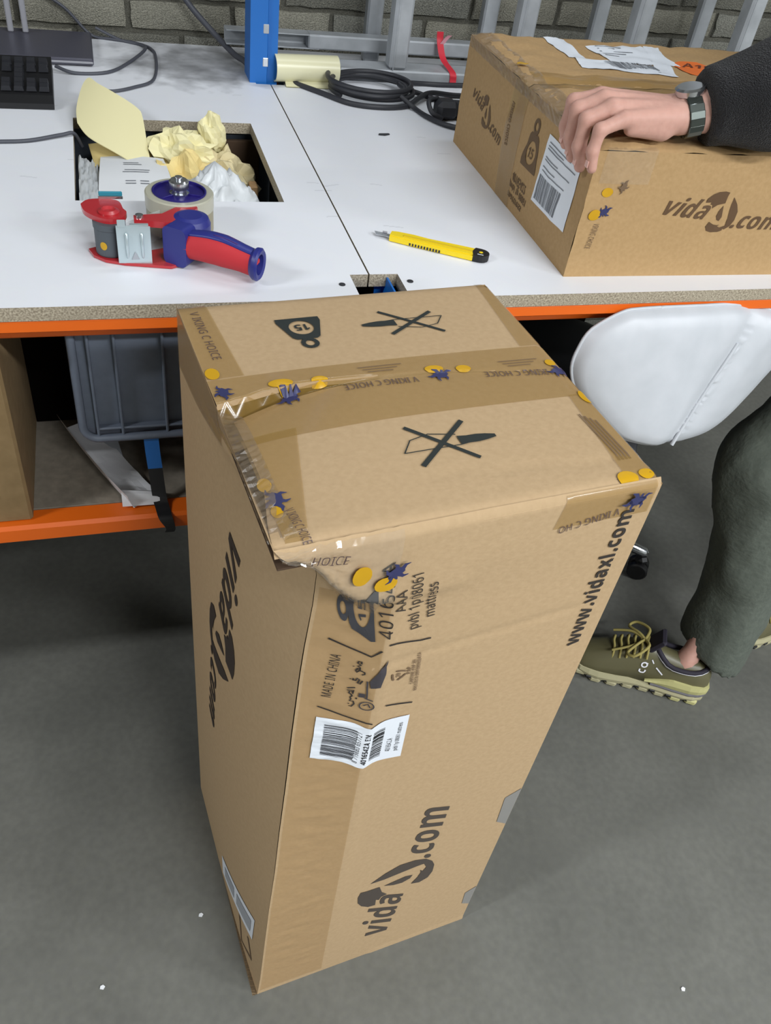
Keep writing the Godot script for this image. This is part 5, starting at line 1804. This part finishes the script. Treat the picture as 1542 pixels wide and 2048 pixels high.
# ---------------------------------------------------------------- tape dispenser
func build_dispenser() -> void:
	var root := thing("tape_dispenser", "red and blue hand tape dispenser with a roll of clear tape, lying on the bench", "tape dispenser", Vector3(0.05, T, -1.10))
	var o := root.position
	var L := func(x, h, z): return Vector3(x, T + h, z) - o
	var flat := func(y: float) -> Transform3D: return Transform3D(Basis(Vector3(1, 0, 0), Vector3(0, 0, -1), Vector3(0, 1, 0)), Vector3(-o.x, y, o.z * 1.0))
	var pl := func(a: Array) -> PackedVector2Array:   # x, -z pairs
		var p := PackedVector2Array()
		for q in a:
			p.append(Vector2(q[0], -q[1]))
		return p
	var X := func(y: float) -> Transform3D: return Transform3D(Basis(Vector3(1, 0, 0), Vector3(0, 0, -1), Vector3(0, 1, 0)), Vector3(-o.x, y, -o.z))
	# lower cheek
	var b := B.new()
	b.prism(pl.call([[-0.036, -1.096], [-0.030, -1.078], [-0.016, -1.064], [0.008, -1.055], [0.066, -1.044], [0.080, -1.052], [0.100, -1.10], [0.100, -1.16], [0.080, -1.165], [0.070, -1.10], [0.03, -1.085], [-0.02, -1.105]]), 0.0008, 0.0045, X.call(0.0))
	obj("lower_cheek", b, M.red_clear, root)
	# upper cheek: the nose over the roller and the arm to the handle
	b = B.new()
	var nose_pts := [[-0.040, -1.118], [-0.030, -1.132], [-0.006, -1.134], [0.008, -1.126], [0.012, -1.105], [0.016, -1.094], [0.010, -1.078], [-0.006, -1.072], [-0.022, -1.080], [-0.036, -1.098]]
	nose_pts.append(nose_pts[0])
	var nose_v := nose_pts.map(func(q): return Vector2(q[0], q[1]))
	nose_v = curve(nose_v, 4)
	nose_v.pop_back()
	b.prism(pl.call(nose_v.map(func(q): return [q.x, q.y])), 0.049, 0.0555, X.call(0.0), false)
	b.lathe([Vector2(0.0, 0.052), Vector2(0.013, 0.052), Vector2(0.0135, 0.058), Vector2(0.009, 0.0605), Vector2(0.006, 0.0575), Vector2(0.0, 0.0575)], 20, Transform3D(Basis(), Vector3(-0.006, 0, -1.092) - Vector3(o.x, 0, o.z)))
	obj("upper_nose", b, M.red_clear, root)
	b = B.new()
	b.prism(pl.call([[0.024, -1.087], [0.024, -1.074], [0.062, -1.066], [0.078, -1.066], [0.108, -1.110], [0.104, -1.128], [0.086, -1.118], [0.060, -1.092]]), 0.046, 0.0545, X.call(0.0))
	obj("upper_cheek", b, M.red_clear, root)
	b = B.new()
	b.lathe([Vector2(0.0, 0.0545), Vector2(0.0055, 0.0545), Vector2(0.005, 0.058), Vector2(0.0, 0.0585)], 14, Transform3D(Basis(), L.call(0.031, 0, -1.081) - Vector3(0, 0, 0)))
	obj("rivet", b, M.steel_shiny, root)
	b = B.new()
	b.lathe([Vector2(0.0, 0.005), Vector2(0.0185, 0.005), Vector2(0.0195, 0.007), Vector2(0.0195, 0.040), Vector2(0.0205, 0.041), Vector2(0.0205, 0.049), Vector2(0.0, 0.049)], 28, Transform3D(Basis(), L.call(-0.007, 0, -1.086)))
	obj("roller", b, M.roller, root)
	lay("printed_dot", ink_disc(Vector2(-0.5, 0.021), 0.24, 0.0055, 16), func(p): return L.call(-0.007, 0, -1.086) + Vector3(sin(p.x) * 0.0199, p.y, cos(p.x) * 0.0199), M.tape_yellow, root, 0.08)
	# sprung metal plate with its tab and two pressed ribs
	b = B.new()
	b.box(L.call(0.0215, 0.0295, -1.0545), Vector3(0.042, 0.051, 0.0012), 0.0004, Basis(Vector3(0, 1, 0), -0.06))
	b.box(L.call(0.0075, 0.058, -1.0545), Vector3(0.010, 0.010, 0.0012), 0.0004)
	b.box(L.call(0.029, 0.0555, -1.057), Vector3(0.023, 0.0012, 0.006), 0.0004)
	obj("press_plate", b, M.plate, root)
	for x in [0.0125, 0.0315]:
		b = B.new()
		b.tube([L.call(x, 0.046, -1.0535), L.call(x, 0.044, -1.0525), L.call(x, 0.016, -1.0525), L.call(x, 0.012, -1.0535)], [0.0012, 0.0024, 0.0020, 0.0010], 8)
		obj("pressed_rib", b, M.plate, root)
	lay("printed_mark", PackedVector2Array([Vector2(0.017, 0.010), Vector2(0.027, 0.010), Vector2(0.022, 0.021)]), func(p): return L.call(p.x, p.y, -1.0532), M.label_grey, root)
	b = B.new()
	b.box(L.call(-0.002, 0.061, -1.137), Vector3(0.030, 0.006, 0.003), 0.001)
	obj("blade_guard", b, M.teal, root)
	b = B.new()
	b.box(L.call(-0.002, 0.057, -1.134), Vector3(0.031, 0.004, 0.002), 0.0006)
	obj("cutting_blade", b, M.steel_shiny, root)
	# blue body, grip and its flared end
	b = B.new()
	b.prism(rounded(0.034, 0.052, 0.008), -0.015, 0.015, Transform3D(Basis(Vector3(0.80, 0, 0.60), Vector3(0, 1, 0), Vector3(-0.60, 0, 0.80)), L.call(0.080, 0.029, -1.060)), true)
	obj("handle_body", b, M.navy, root)
	b = B.new()
	b.lathe([Vector2(0.0, 0.010), Vector2(0.026, 0.010), Vector2(0.026, 0.047), Vector2(0.023, 0.054), Vector2(0.015, 0.057), Vector2(0.0, 0.057)], 28, Transform3D(Basis(), L.call(0.096, 0, -1.083)))
	obj("handle_shoulder", b, M.navy, root)
	var a0: Vector3 = L.call(0.083, 0.029, -1.058)
	var a1: Vector3 = L.call(0.166, 0.0275, -1.006)
	var ax := (a1 - a0).normalized()
	var sd := ax.cross(Vector3.UP).normalized()
	var u2 := sd.cross(ax).normalized()
	var tab := [Vector2(0.0, 0.0165), Vector2(0.15, 0.018), Vector2(0.4, 0.0195), Vector2(0.6, 0.0195), Vector2(0.85, 0.0170), Vector2(1.0, 0.0165)]
	for pass_i in 2:
		b = B.new()
		var rings := []
		for k in 21:
			var s := k / 20.0
			var c := a0.lerp(a1, s) + u2 * 0.005 * sin(s * PI)
			var r := interp(tab, s)
			var ring := PackedVector3Array()
			if pass_i == 0:
				for j in 20:
					var a := TAU * j / 20.0
					ring.append(c + sd * cos(a) * r * 0.92 + u2 * sin(a) * r * 1.05)
			else:
				for j in 7:
					var a := lerpf(deg_to_rad(58), deg_to_rad(122), j / 6.0)
					ring.append(c + sd * cos(a) * r * 1.0 + u2 * sin(a) * (r * 1.05 + 0.0012))
				for j in 7:
					var a := lerpf(deg_to_rad(122), deg_to_rad(58), j / 6.0)
					ring.append(c + sd * cos(a) * r * 0.9 + u2 * sin(a) * r * 0.95)
			rings.append(ring)
		b.loft(rings, true, true)
		obj("grip" if pass_i == 0 else "grip_spine", b, M.red_grip if pass_i == 0 else M.navy, root)
	lay("grip_badge", ink_rect(Vector2(0.46, -0.42), Vector2(0.80, 0.42)), func(p): return a0.lerp(a1, p.x) + u2 * (0.005 * sin(p.x * PI) + interp(tab, p.x) * 1.05 + 0.0008) + sd * p.y * 0.012, mat(rgb(86, 44, 104), 0.5), root, 0.2)
	b = B.new()
	var er := [[0.0, 0.0], [0.0165, 0.0], [0.0195, 0.004], [0.0200, 0.009], [0.0175, 0.0115], [0.0125, 0.010], [0.011, -0.004], [0.0, -0.006]]
	var prof := []
	for q in er:
		prof.append(Vector2(q[0], q[1]))
	b.lathe(prof, 28, Transform3D(Basis(sd * 1.0, ax, sd.cross(ax)) * Basis.from_scale(Vector3(0.95, 1, 1.1)), a1))
	obj("grip_end", b, M.navy, root)
	b = B.new()
	b.box(a1 + ax * 0.0065 + sd * 0.004 + u2 * 0.005, Vector3(0.005, 0.006, 0.012), 0.001, Basis(ax, u2, -sd))
	obj("grip_core", b, M.red_grip, root)
	# the roll on its hub
	var rc: Vector3 = L.call(0.0885, 0, -1.157)
	b = B.new()
	b.lathe([Vector2(0.034, 0.006), Vector2(0.0455, 0.006), Vector2(0.0455, 0.036)], 48, Transform3D(Basis(), rc))
	obj("tape_roll", b, M.tape_side, root, "roll of clear tape")
	b = B.new()
	b.lathe([Vector2(0.0455, 0.036), Vector2(0.0462, 0.037), Vector2(0.0462, 0.055), Vector2(0.0445, 0.0565), Vector2(0.0365, 0.0565), Vector2(0.0360, 0.050)], 48, Transform3D(Basis(), rc))
	obj("tape_roll", b, M.tape_roll, root, "upper edge of the tape roll")
	b = B.new()
	b.lathe([Vector2(0.0365, 0.006), Vector2(0.0365, 0.058), Vector2(0.0350, 0.0585), Vector2(0.0338, 0.0575), Vector2(0.0335, 0.0545), Vector2(0.012, 0.0535), Vector2(0.0, 0.0535)], 48, Transform3D(Basis(), rc))
	obj("roll_hub", b, M.navy_deep, root)
	for k in 3:
		var a := TAU * k / 3.0 + 0.4
		b = B.new()
		b.box(rc + Vector3(cos(a) * 0.022, 0.0545, sin(a) * 0.022), Vector3(0.020, 0.003, 0.003), 0.0008, Basis(Vector3.UP, -a))
		obj("hub_spoke", b, M.navy_deep, root)
	b = B.new()
	b.lathe([Vector2(0.0, 0.053), Vector2(0.0125, 0.053), Vector2(0.0135, 0.056), Vector2(0.009, 0.058), Vector2(0.009, 0.061), Vector2(0.0135, 0.062), Vector2(0.0135, 0.071), Vector2(0.011, 0.073), Vector2(0.005, 0.073), Vector2(0.005, 0.077), Vector2(0.0, 0.0775)], 20, Transform3D(Basis(), rc))
	obj("hub_knob", b, M.steel_shiny, root)
	# tape running from the roll to the roller
	b = B.new()
	b.grid(func(u, v): return L.call(lerpf(0.060, 0.013, u), lerpf(0.006, 0.046, v), lerpf(-1.122, -1.084, u)), 6, 2, true)
	obj("tape_run", b, M.clear_hard, root)

# ---------------------------------------------------------------- cutter knife
func build_knife() -> void:
	var root := thing("cutter_knife", "yellow snap-off cutter knife with a black end cap lying on the white bench", "knife", Vector3(0.39, T, -1.128), atan2(-0.066, 0.118))
	# along +x from the blade end
	var along := func(y: float) -> Transform3D: return Transform3D(Basis(Vector3(1, 0, 0), Vector3(0, 0, -1), Vector3(0, 1, 0)), Vector3(0, y, 0))
	var b := B.new()
	var p := PackedVector2Array([Vector2(0.0, -0.0085), Vector2(0.04, -0.0105), Vector2(0.127, -0.0125), Vector2(0.127, 0.0125), Vector2(0.055, 0.0095), Vector2(0.034, 0.0118), Vector2(0.008, 0.0100), Vector2(0.0, 0.0070)])
	var q := PackedVector2Array()
	for v in p:
		q.append(Vector2(v.x, v.y * 0.82))
	b.prism(p, 0.0012, 0.0085, along.call(0.0))
	b.prism(q, 0.0085, 0.0105, along.call(0.0))
	obj("handle", b, M.yellow, root)
	b = B.new()
	b.box(Vector3(0.072, 0.0108, 0.002), Vector3(0.105, 0.002, 0.0035), 0.0006)
	obj("blade_channel", b, mat(rgb(206, 176, 20), 0.5), root)
	for k in 11:
		b = B.new()
		b.box(Vector3(0.032 + 0.0045 * k, 0.0035, 0.0100 + 0.00016 * k * 1.2), Vector3(0.0026, 0.004, 0.0012), 0.0004)
		obj("grip_tooth", b, M.dark, root)
	b = B.new()
	b.prism(PackedVector2Array([Vector2(-0.026, 0.0048), Vector2(-0.021, -0.0048), Vector2(0.004, -0.0048), Vector2(0.004, 0.0048)]), 0.0048, 0.0055, along.call(0.0))
	obj("blade", b, M.steel_shiny, root)
	b = B.new()
	b.box(Vector3(-0.010, 0.0066, -0.0055), Vector3(0.007, 0.0022, 0.003), 0.0006)
	obj("blade_slider", b, M.grey_plastic, root)
	b = B.new()
	var cp := PackedVector2Array([Vector2(0.127, 0.0128), Vector2(0.124, 0.0), Vector2(0.127, -0.0128)])
	for k in 9:
		var a := -PI / 2 + PI * k / 8.0
		cp.append(Vector2(0.136 + 0.0135 * cos(a), 0.0128 * sin(a)))
	b.prism(cp, 0.0010, 0.0108, along.call(0.0))
	obj("end_cap", b, M.black, root)
	b = B.new()
	b.prism(PackedVector2Array([Vector2(0.134, 0.002), Vector2(0.138, 0.0035), Vector2(0.140, 0.0005), Vector2(0.1375, -0.0025), Vector2(0.134, -0.001)]), 0.0106, 0.0111, along.call(0.0))
	obj("cap_mark", b, M.yellow, root)
	b = B.new()
	b.box(Vector3(0.137, 0.0111, 0.0075), Vector3(0.009, 0.0006, 0.0012), 0.0002)
	obj("cap_mark", b, M.label, root)

# ---------------------------------------------------------------- along the wall
func build_back_of_bench() -> void:
	var b: B
	# two galvanised frames leaning at the wall
	var fr := thing("steel_frame", "front galvanised steel frame of square posts standing on a low rail", "frame", Vector3(0.36, T, -1.89))
	var o := fr.position
	b = B.new()
	b.box(Vector3(1.23, T + 0.0125, -1.896) - o, Vector3(1.75, 0.0235, 0.064), 0.003)
	obj("rail", b, M.steel, fr)
	for x in [0.612, 0.893, 1.172, 1.455, 1.74]:
		b = B.new()
		b.box(Vector3(x, T + 0.42, -1.886) - o, Vector3(0.040, 0.79, 0.040), 0.005)
		b.box(Vector3(x - 0.012, T + 0.42, -1.8655) - o, Vector3(0.003, 0.79, 0.003), 0.001)
		obj("post", b, M.steel, fr)
	var rr := thing("steel_frame", "rear galvanised steel frame with an open-ended channel rail close to the brick wall", "frame", Vector3(0.36, T, -1.98))
	o = rr.position
	b = B.new()
	b.box(Vector3(1.28, T + 0.0445, -1.981) - o, Vector3(1.69, 0.0285, 0.038), 0.003)
	obj("rail", b, M.steel, rr)
	b = B.new()
	for q in [[0.057, 0.0022], [0.031, 0.0022]]:
		b.box(Vector3(0.36, T + q[0], -1.981) - o, Vector3(0.20, q[1], 0.036), 0.0006)
	b.box(Vector3(0.36, T + 0.044, -1.998) - o, Vector3(0.20, 0.026, 0.002), 0.0006)
	obj("channel", b, M.steel, rr)
	for x in [0.590, 0.862, 1.140, 1.420, 1.70]:
		b = B.new()
		b.box(Vector3(x, T + 0.42, -2.016) - o, Vector3(0.036, 0.84, 0.028), 0.004)
		obj("post", b, M.steel, rr)
	# red ribbon tied to the rails
	var rb := thing("ribbon", "red plastic ribbon tied to the steel rails beside the flat carton", "ribbon", Vector3(0.735, T, -1.86))
	o = rb.position
	for q in [[[Vector3(0.728, T + 0.083, -1.955), Vector3(0.730, T + 0.062, -1.952), Vector3(0.733, T + 0.036, -1.925), Vector3(0.737, T + 0.026, -1.868), Vector3(0.739, T + 0.012, -1.862), Vector3(0.738, T + 0.002, -1.860)], 0.0075, M.red], [[Vector3(0.734, T + 0.060, -1.950), Vector3(0.742, T + 0.072, -1.948), Vector3(0.748, T + 0.079, -1.945)], 0.005, M.pink]]:
		b = B.new()
		var c: Array = curve(q[0], 5)
		for s in [0.0, 1.0]:
			b.grid(func(u, v):
				var i := int(round(v * (c.size() - 1)))
				return c[i] - o + Vector3((u - 0.5) * 2.0 * q[1], 0, 0.001 * s), 1, c.size() - 1, true, s == 0.0)
		obj("ribbon_tail", b, q[2], rb)
	# cream roll lying behind the blue upright, with its free end below
	var ro := thing("paper_roll", "glossy cream roll lying behind the blue upright", "roll", Vector3(0.404, T, -1.832))
	b = B.new()
	var xf := Transform3D(Basis(Vector3(0, 1, 0), Vector3(1, 0, 0), Vector3(0, 0, -1)).rotated(Vector3.UP, 0.06), Vector3(0, 0.0285, 0.0))
	b.lathe([Vector2(0.0235, -0.066), Vector2(0.0255, -0.066), Vector2(0.0255, 0.066), Vector2(0.0235, 0.066), Vector2(0.0230, -0.066)], 36, xf)
	obj("rolled_sheet", b, M.cream_gloss, ro)
	b = B.new()
	for s in [0.0, 1.0]:
		b.grid(func(u, v): return Vector3(lerpf(-0.045, 0.055, u), 0.0008 + 0.001 * s + 0.012 * v * v, lerpf(0.032, 0.008, v)), 4, 6, true, s == 0.0)
	obj("free_end", b, M.cream_gloss, ro)
	# thick black cable in loops
	var cb := thing("black_cable", "thick black power cable coiled on the bench in front of the steel rails", "cable", Vector3(0.5, T, -1.8))
	o = cb.position
	var h := T + 0.0052
	b = B.new()
	b.tube(curve([Vector3(0.30, h + 0.012, -1.90), Vector3(0.354, h, -1.847), Vector3(0.421, h, -1.764), Vector3(0.469, h, -1.706), Vector3(0.528, h, -1.690), Vector3(0.585, h, -1.703), Vector3(0.625, h + 0.006, -1.740), Vector3(0.66, h + 0.006, -1.772), Vector3(0.72, h, -1.782), Vector3(0.80, h, -1.786)].map(func(p): return p - o), 8), 0.0052, 8)
	obj("cable_run", b, M.cable, cb)
	b = B.new()
	var loop := []
	for k in 66:
		var a := TAU * k / 20.0 + 2.6
		var r := 1.0 + 0.05 * sin(k * 0.21)
		loop.append(Vector3(0.528 + 0.008 * sin(k * 0.16) + 0.082 * cos(a) * r, h + 0.022 * (k / 66.0) + 0.003, -1.780 + 0.074 * sin(a) * r) - o)
	b.tube(curve(loop, 3), 0.0050, 8)
	obj("cable_coil", b, M.cable, cb)
	b = B.new()
	b.tube(curve([Vector3(0.80, h, -1.856), Vector3(0.71, h, -1.850), Vector3(0.665, h, -1.852), Vector3(0.622, h + 0.004, -1.838), Vector3(0.596, h + 0.012, -1.80), Vector3(0.602, h + 0.012, -1.770), Vector3(0.63, h + 0.004, -1.775), Vector3(0.68, h, -1.742), Vector3(0.78, h, -1.735)].map(func(p): return p - o), 8), 0.0050, 8)
	obj("cable_run", b, M.cable, cb)
	b = B.new()
	b.tube(curve([Vector3(0.575, h + 0.014, -1.715), Vector3(0.600, h, -1.690), Vector3(0.612, h, -1.645), Vector3(0.640, h, -1.60), Vector3(0.70, h, -1.565)].map(func(p): return p - o), 8), 0.0050, 8)
	obj("cable_run", b, M.cable, cb)
	var pg := thing("mains_plug", "black plug with a looped handle half hidden behind the flat carton", "plug", Vector3(0.652, T, -1.655))
	b = B.new()
	b.box(Vector3(0.0, 0.018, 0.0), Vector3(0.045, 0.034, 0.040), 0.009)
	b.box(Vector3(0.03, 0.016, -0.004), Vector3(0.03, 0.028, 0.034), 0.008)
	obj("plug_body", b, M.cable, pg)
	b = B.new()
	b.tube(curve([Vector3(-0.012, 0.006, 0.02), Vector3(-0.034, 0.016, 0.016), Vector3(-0.036, 0.03, -0.004), Vector3(-0.014, 0.032, -0.016)], 6), 0.005, 8)
	obj("plug_loop", b, M.cable, pg)
	# cable dropping from above to the foot of the upright
	b = B.new()
	b.tube(curve([Vector3(0.02, 1.34, -2.05), Vector3(0.13, 1.13, -2.05), Vector3(0.185, 1.045, -2.045), Vector3(0.235, 0.995, -2.02), Vector3(0.275, 0.968, -1.955), Vector3(0.296, 0.961, -1.90), Vector3(0.300, 0.90, -1.87)], 6), 0.006, 8)
	tag(obj("hanging_cable", b, M.cable_grey), "thick dark cable slanting down the brick wall to the foot of the blue upright", "cable")

# ---------------------------------------------------------------- monitor foot, keyboard, leads
func build_desk_things() -> void:
	var b := B.new()
	var mo := thing("monitor_stand", "flat dark slate monitor foot with two pale legs at the back left of the bench", "monitor", Vector3(-0.17, T, -1.96))
	b.box(Vector3(-0.012, 0.0085, 0.0), Vector3(0.345, 0.013, 0.185), 0.003)
	obj("foot_plate", b, M.slate, mo)
	b = B.new()
	b.box(Vector3(-0.012, 0.0085, 0.0935), Vector3(0.343, 0.004, 0.003), 0.001)
	obj("foot_trim", b, M.grey_plastic, mo)
	for x in [0.006, 0.034]:
		b = B.new()
		b.box(Vector3(x, 0.115, -0.062), Vector3(0.011, 0.2, 0.008), 0.002)
		obj("stand_leg", b, M.grey_plastic, mo)
	b = B.new()
	b.box(Vector3(-0.06, 0.375, -0.055), Vector3(0.52, 0.32, 0.022), 0.006)
	obj("monitor_back", b, M.dark, mo)
	b = B.new()
	b.box(Vector3(-0.06, 0.378, -0.0436), Vector3(0.50, 0.29, 0.001), 0.0003)
	obj("monitor_screen", b, M.black, mo)
	var kb := thing("keyboard", "black computer keyboard cut off by the left edge, in front of the monitor foot", "keyboard", Vector3(-0.30, T, -1.722), 0.02)
	b = B.new()
	var side := PackedVector2Array([Vector2(-0.104, 0.001), Vector2(0.104, 0.001), Vector2(0.104, 0.026), Vector2(0.09, 0.030), Vector2(-0.085, 0.018), Vector2(-0.104, 0.010)])
	b.prism(side, -0.215, 0.217, Transform3D(Basis(Vector3(0, 0, -1), Vector3(0, 1, 0), Vector3(1, 0, 0)), Vector3()))
	obj("keyboard_case", b, M.black, kb)
	var km := B.new()
	km.prism(PackedVector2Array([Vector2(-0.0085, 0), Vector2(0.0085, 0), Vector2(0.0066, 0.008), Vector2(-0.0066, 0.008)]), -0.0085, 0.0085)
	var kmesh := km.commit()
	kmesh.surface_set_material(0, M.key)
	for i in 9:
		for j in 6:
			if i == 4 or (i > 4 and j == 5) or (i < 4 and j in [2, 3] and i != 2):
				continue
			var k := MeshInstance3D.new()
			k.name = "key"
			k.mesh = kmesh
			kb.add_child(k, true)
			var zz := 0.066 - j * 0.0215 - (0.008 if j == 5 else 0.0)
			k.position = Vector3(0.203 - i * 0.0205, 0.0185 + (0.085 - zz) * 0.0686 + 0.001, zz)
			k.rotation.x = 0.0686
	# leads
	var h := T + 0.0032
	for q in [[[Vector3(-0.080, T + 0.012, -1.826), Vector3(-0.045, h, -1.818), Vector3(0.014, h, -1.832), Vector3(0.055, h, -1.895), Vector3(0.096, h + 0.004, -1.985), Vector3(0.080, h, -2.035), Vector3(0.03, h, -2.055), Vector3(-0.012, h + 0.004, -2.066), Vector3(-0.06, 1.01, -2.064), Vector3(-0.13, 1.05, -2.064), Vector3(-0.20, 1.10, -2.064)], "grey keyboard lead curving from the keyboard to the wall", M.cable_grey, 0.0032],
			[[Vector3(0.0, T + 0.022, -2.06), Vector3(0.05, h, -2.05), Vector3(0.104, h, -2.01), Vector3(0.113, h, -1.93), Vector3(0.098, h, -1.80), Vector3(0.060, h, -1.752), Vector3(0.019, h, -1.724), Vector3(-0.003, h, -1.738), Vector3(-0.017, h, -1.737), Vector3(-0.022, h, -1.70), Vector3(-0.024, h, -1.66), Vector3(-0.028, T - 0.012, -1.582)], "grey lead bending round and dropping into the square hole behind the cream sheet", M.cable_grey, 0.003],
			[[Vector3(-0.32, h, -1.452), Vector3(-0.22, h, -1.458), Vector3(-0.162, h, -1.464), Vector3(-0.118, h, -1.472), Vector3(-0.07, h + 0.001, -1.497), Vector3(-0.050, h, -1.507), Vector3(-0.040, T - 0.02, -1.513)], "thin dark lead running from the left edge into the square hole", M.cable_grey, 0.003]]:
		b = B.new()
		b.tube(curve(q[0], 6), q[3], 7)
		tag(obj("thin_cable", b, q[2]), q[1], "cable")

func curled_sheet() -> void:   # a big soft sheet, round at its left, rolled over a bulge
	var c := [Vector3(-0.048, 0.955, -1.475), Vector3(0.064, 0.940, -1.425), Vector3(0.066, 0.978, -1.575), Vector3(-0.030, 1.004, -1.660)]
	var mid: Vector3 = (c[0] + c[1] + c[2] + c[3]) * 0.25
	var rim := []
	for q in [[0.02, 0.30], [0.20, 0.14], [0.55, 0.05], [0.98, -0.02], [1.03, 0.10], [1.02, 0.5], [1.0, 0.88], [0.93, 0.98], [0.6, 1.0], [0.30, 1.02], [0.14, 1.06], [0.05, 0.95], [0.0, 0.75], [-0.02, 0.5], [0.02, 0.30]]:
		rim.append(Vector2(q[0], q[1]))
	rim = curve(rim, 5)
	rim.pop_back()
	var b := B.new()
	for s in [0.0, 1.0]:
		var grp := b.group()
		var rings := []
		for k in 13:
			var r := k / 12.0
			var ring := []
			for e in rim:
				var p: Vector2 = Vector2(0.5, 0.5).lerp(e, maxf(r, 0.002))
				var lift := 0.040 * (1.0 - pow(clampf(absf(p.x * 0.75 - p.y * 0.25 - 0.22) / 0.62, 0.0, 1.0), 2.0))
				var w: Vector3 = c[0].lerp(c[1], p.x).lerp(c[3].lerp(c[2], p.x), p.y) + Vector3(-0.1, 0.62, 0.75) * lift
				ring.append(w - Vector3(0, 0.022, 0.02) - mid + Vector3(0, 0.0009 * s, 0))
			rings.append(ring)
		for j in 12:
			for i in rim.size():
				var i2 := (i + 1) % rim.size()
				b.quad(rings[j][i], rings[j + 1][i], rings[j + 1][i2], rings[j][i2], grp)
	var o := obj("cream_paper", b, M.cream)
	o.position = mid
	tag(o, "large curled cream paper sheet sticking up out of the bench hole", "paper")
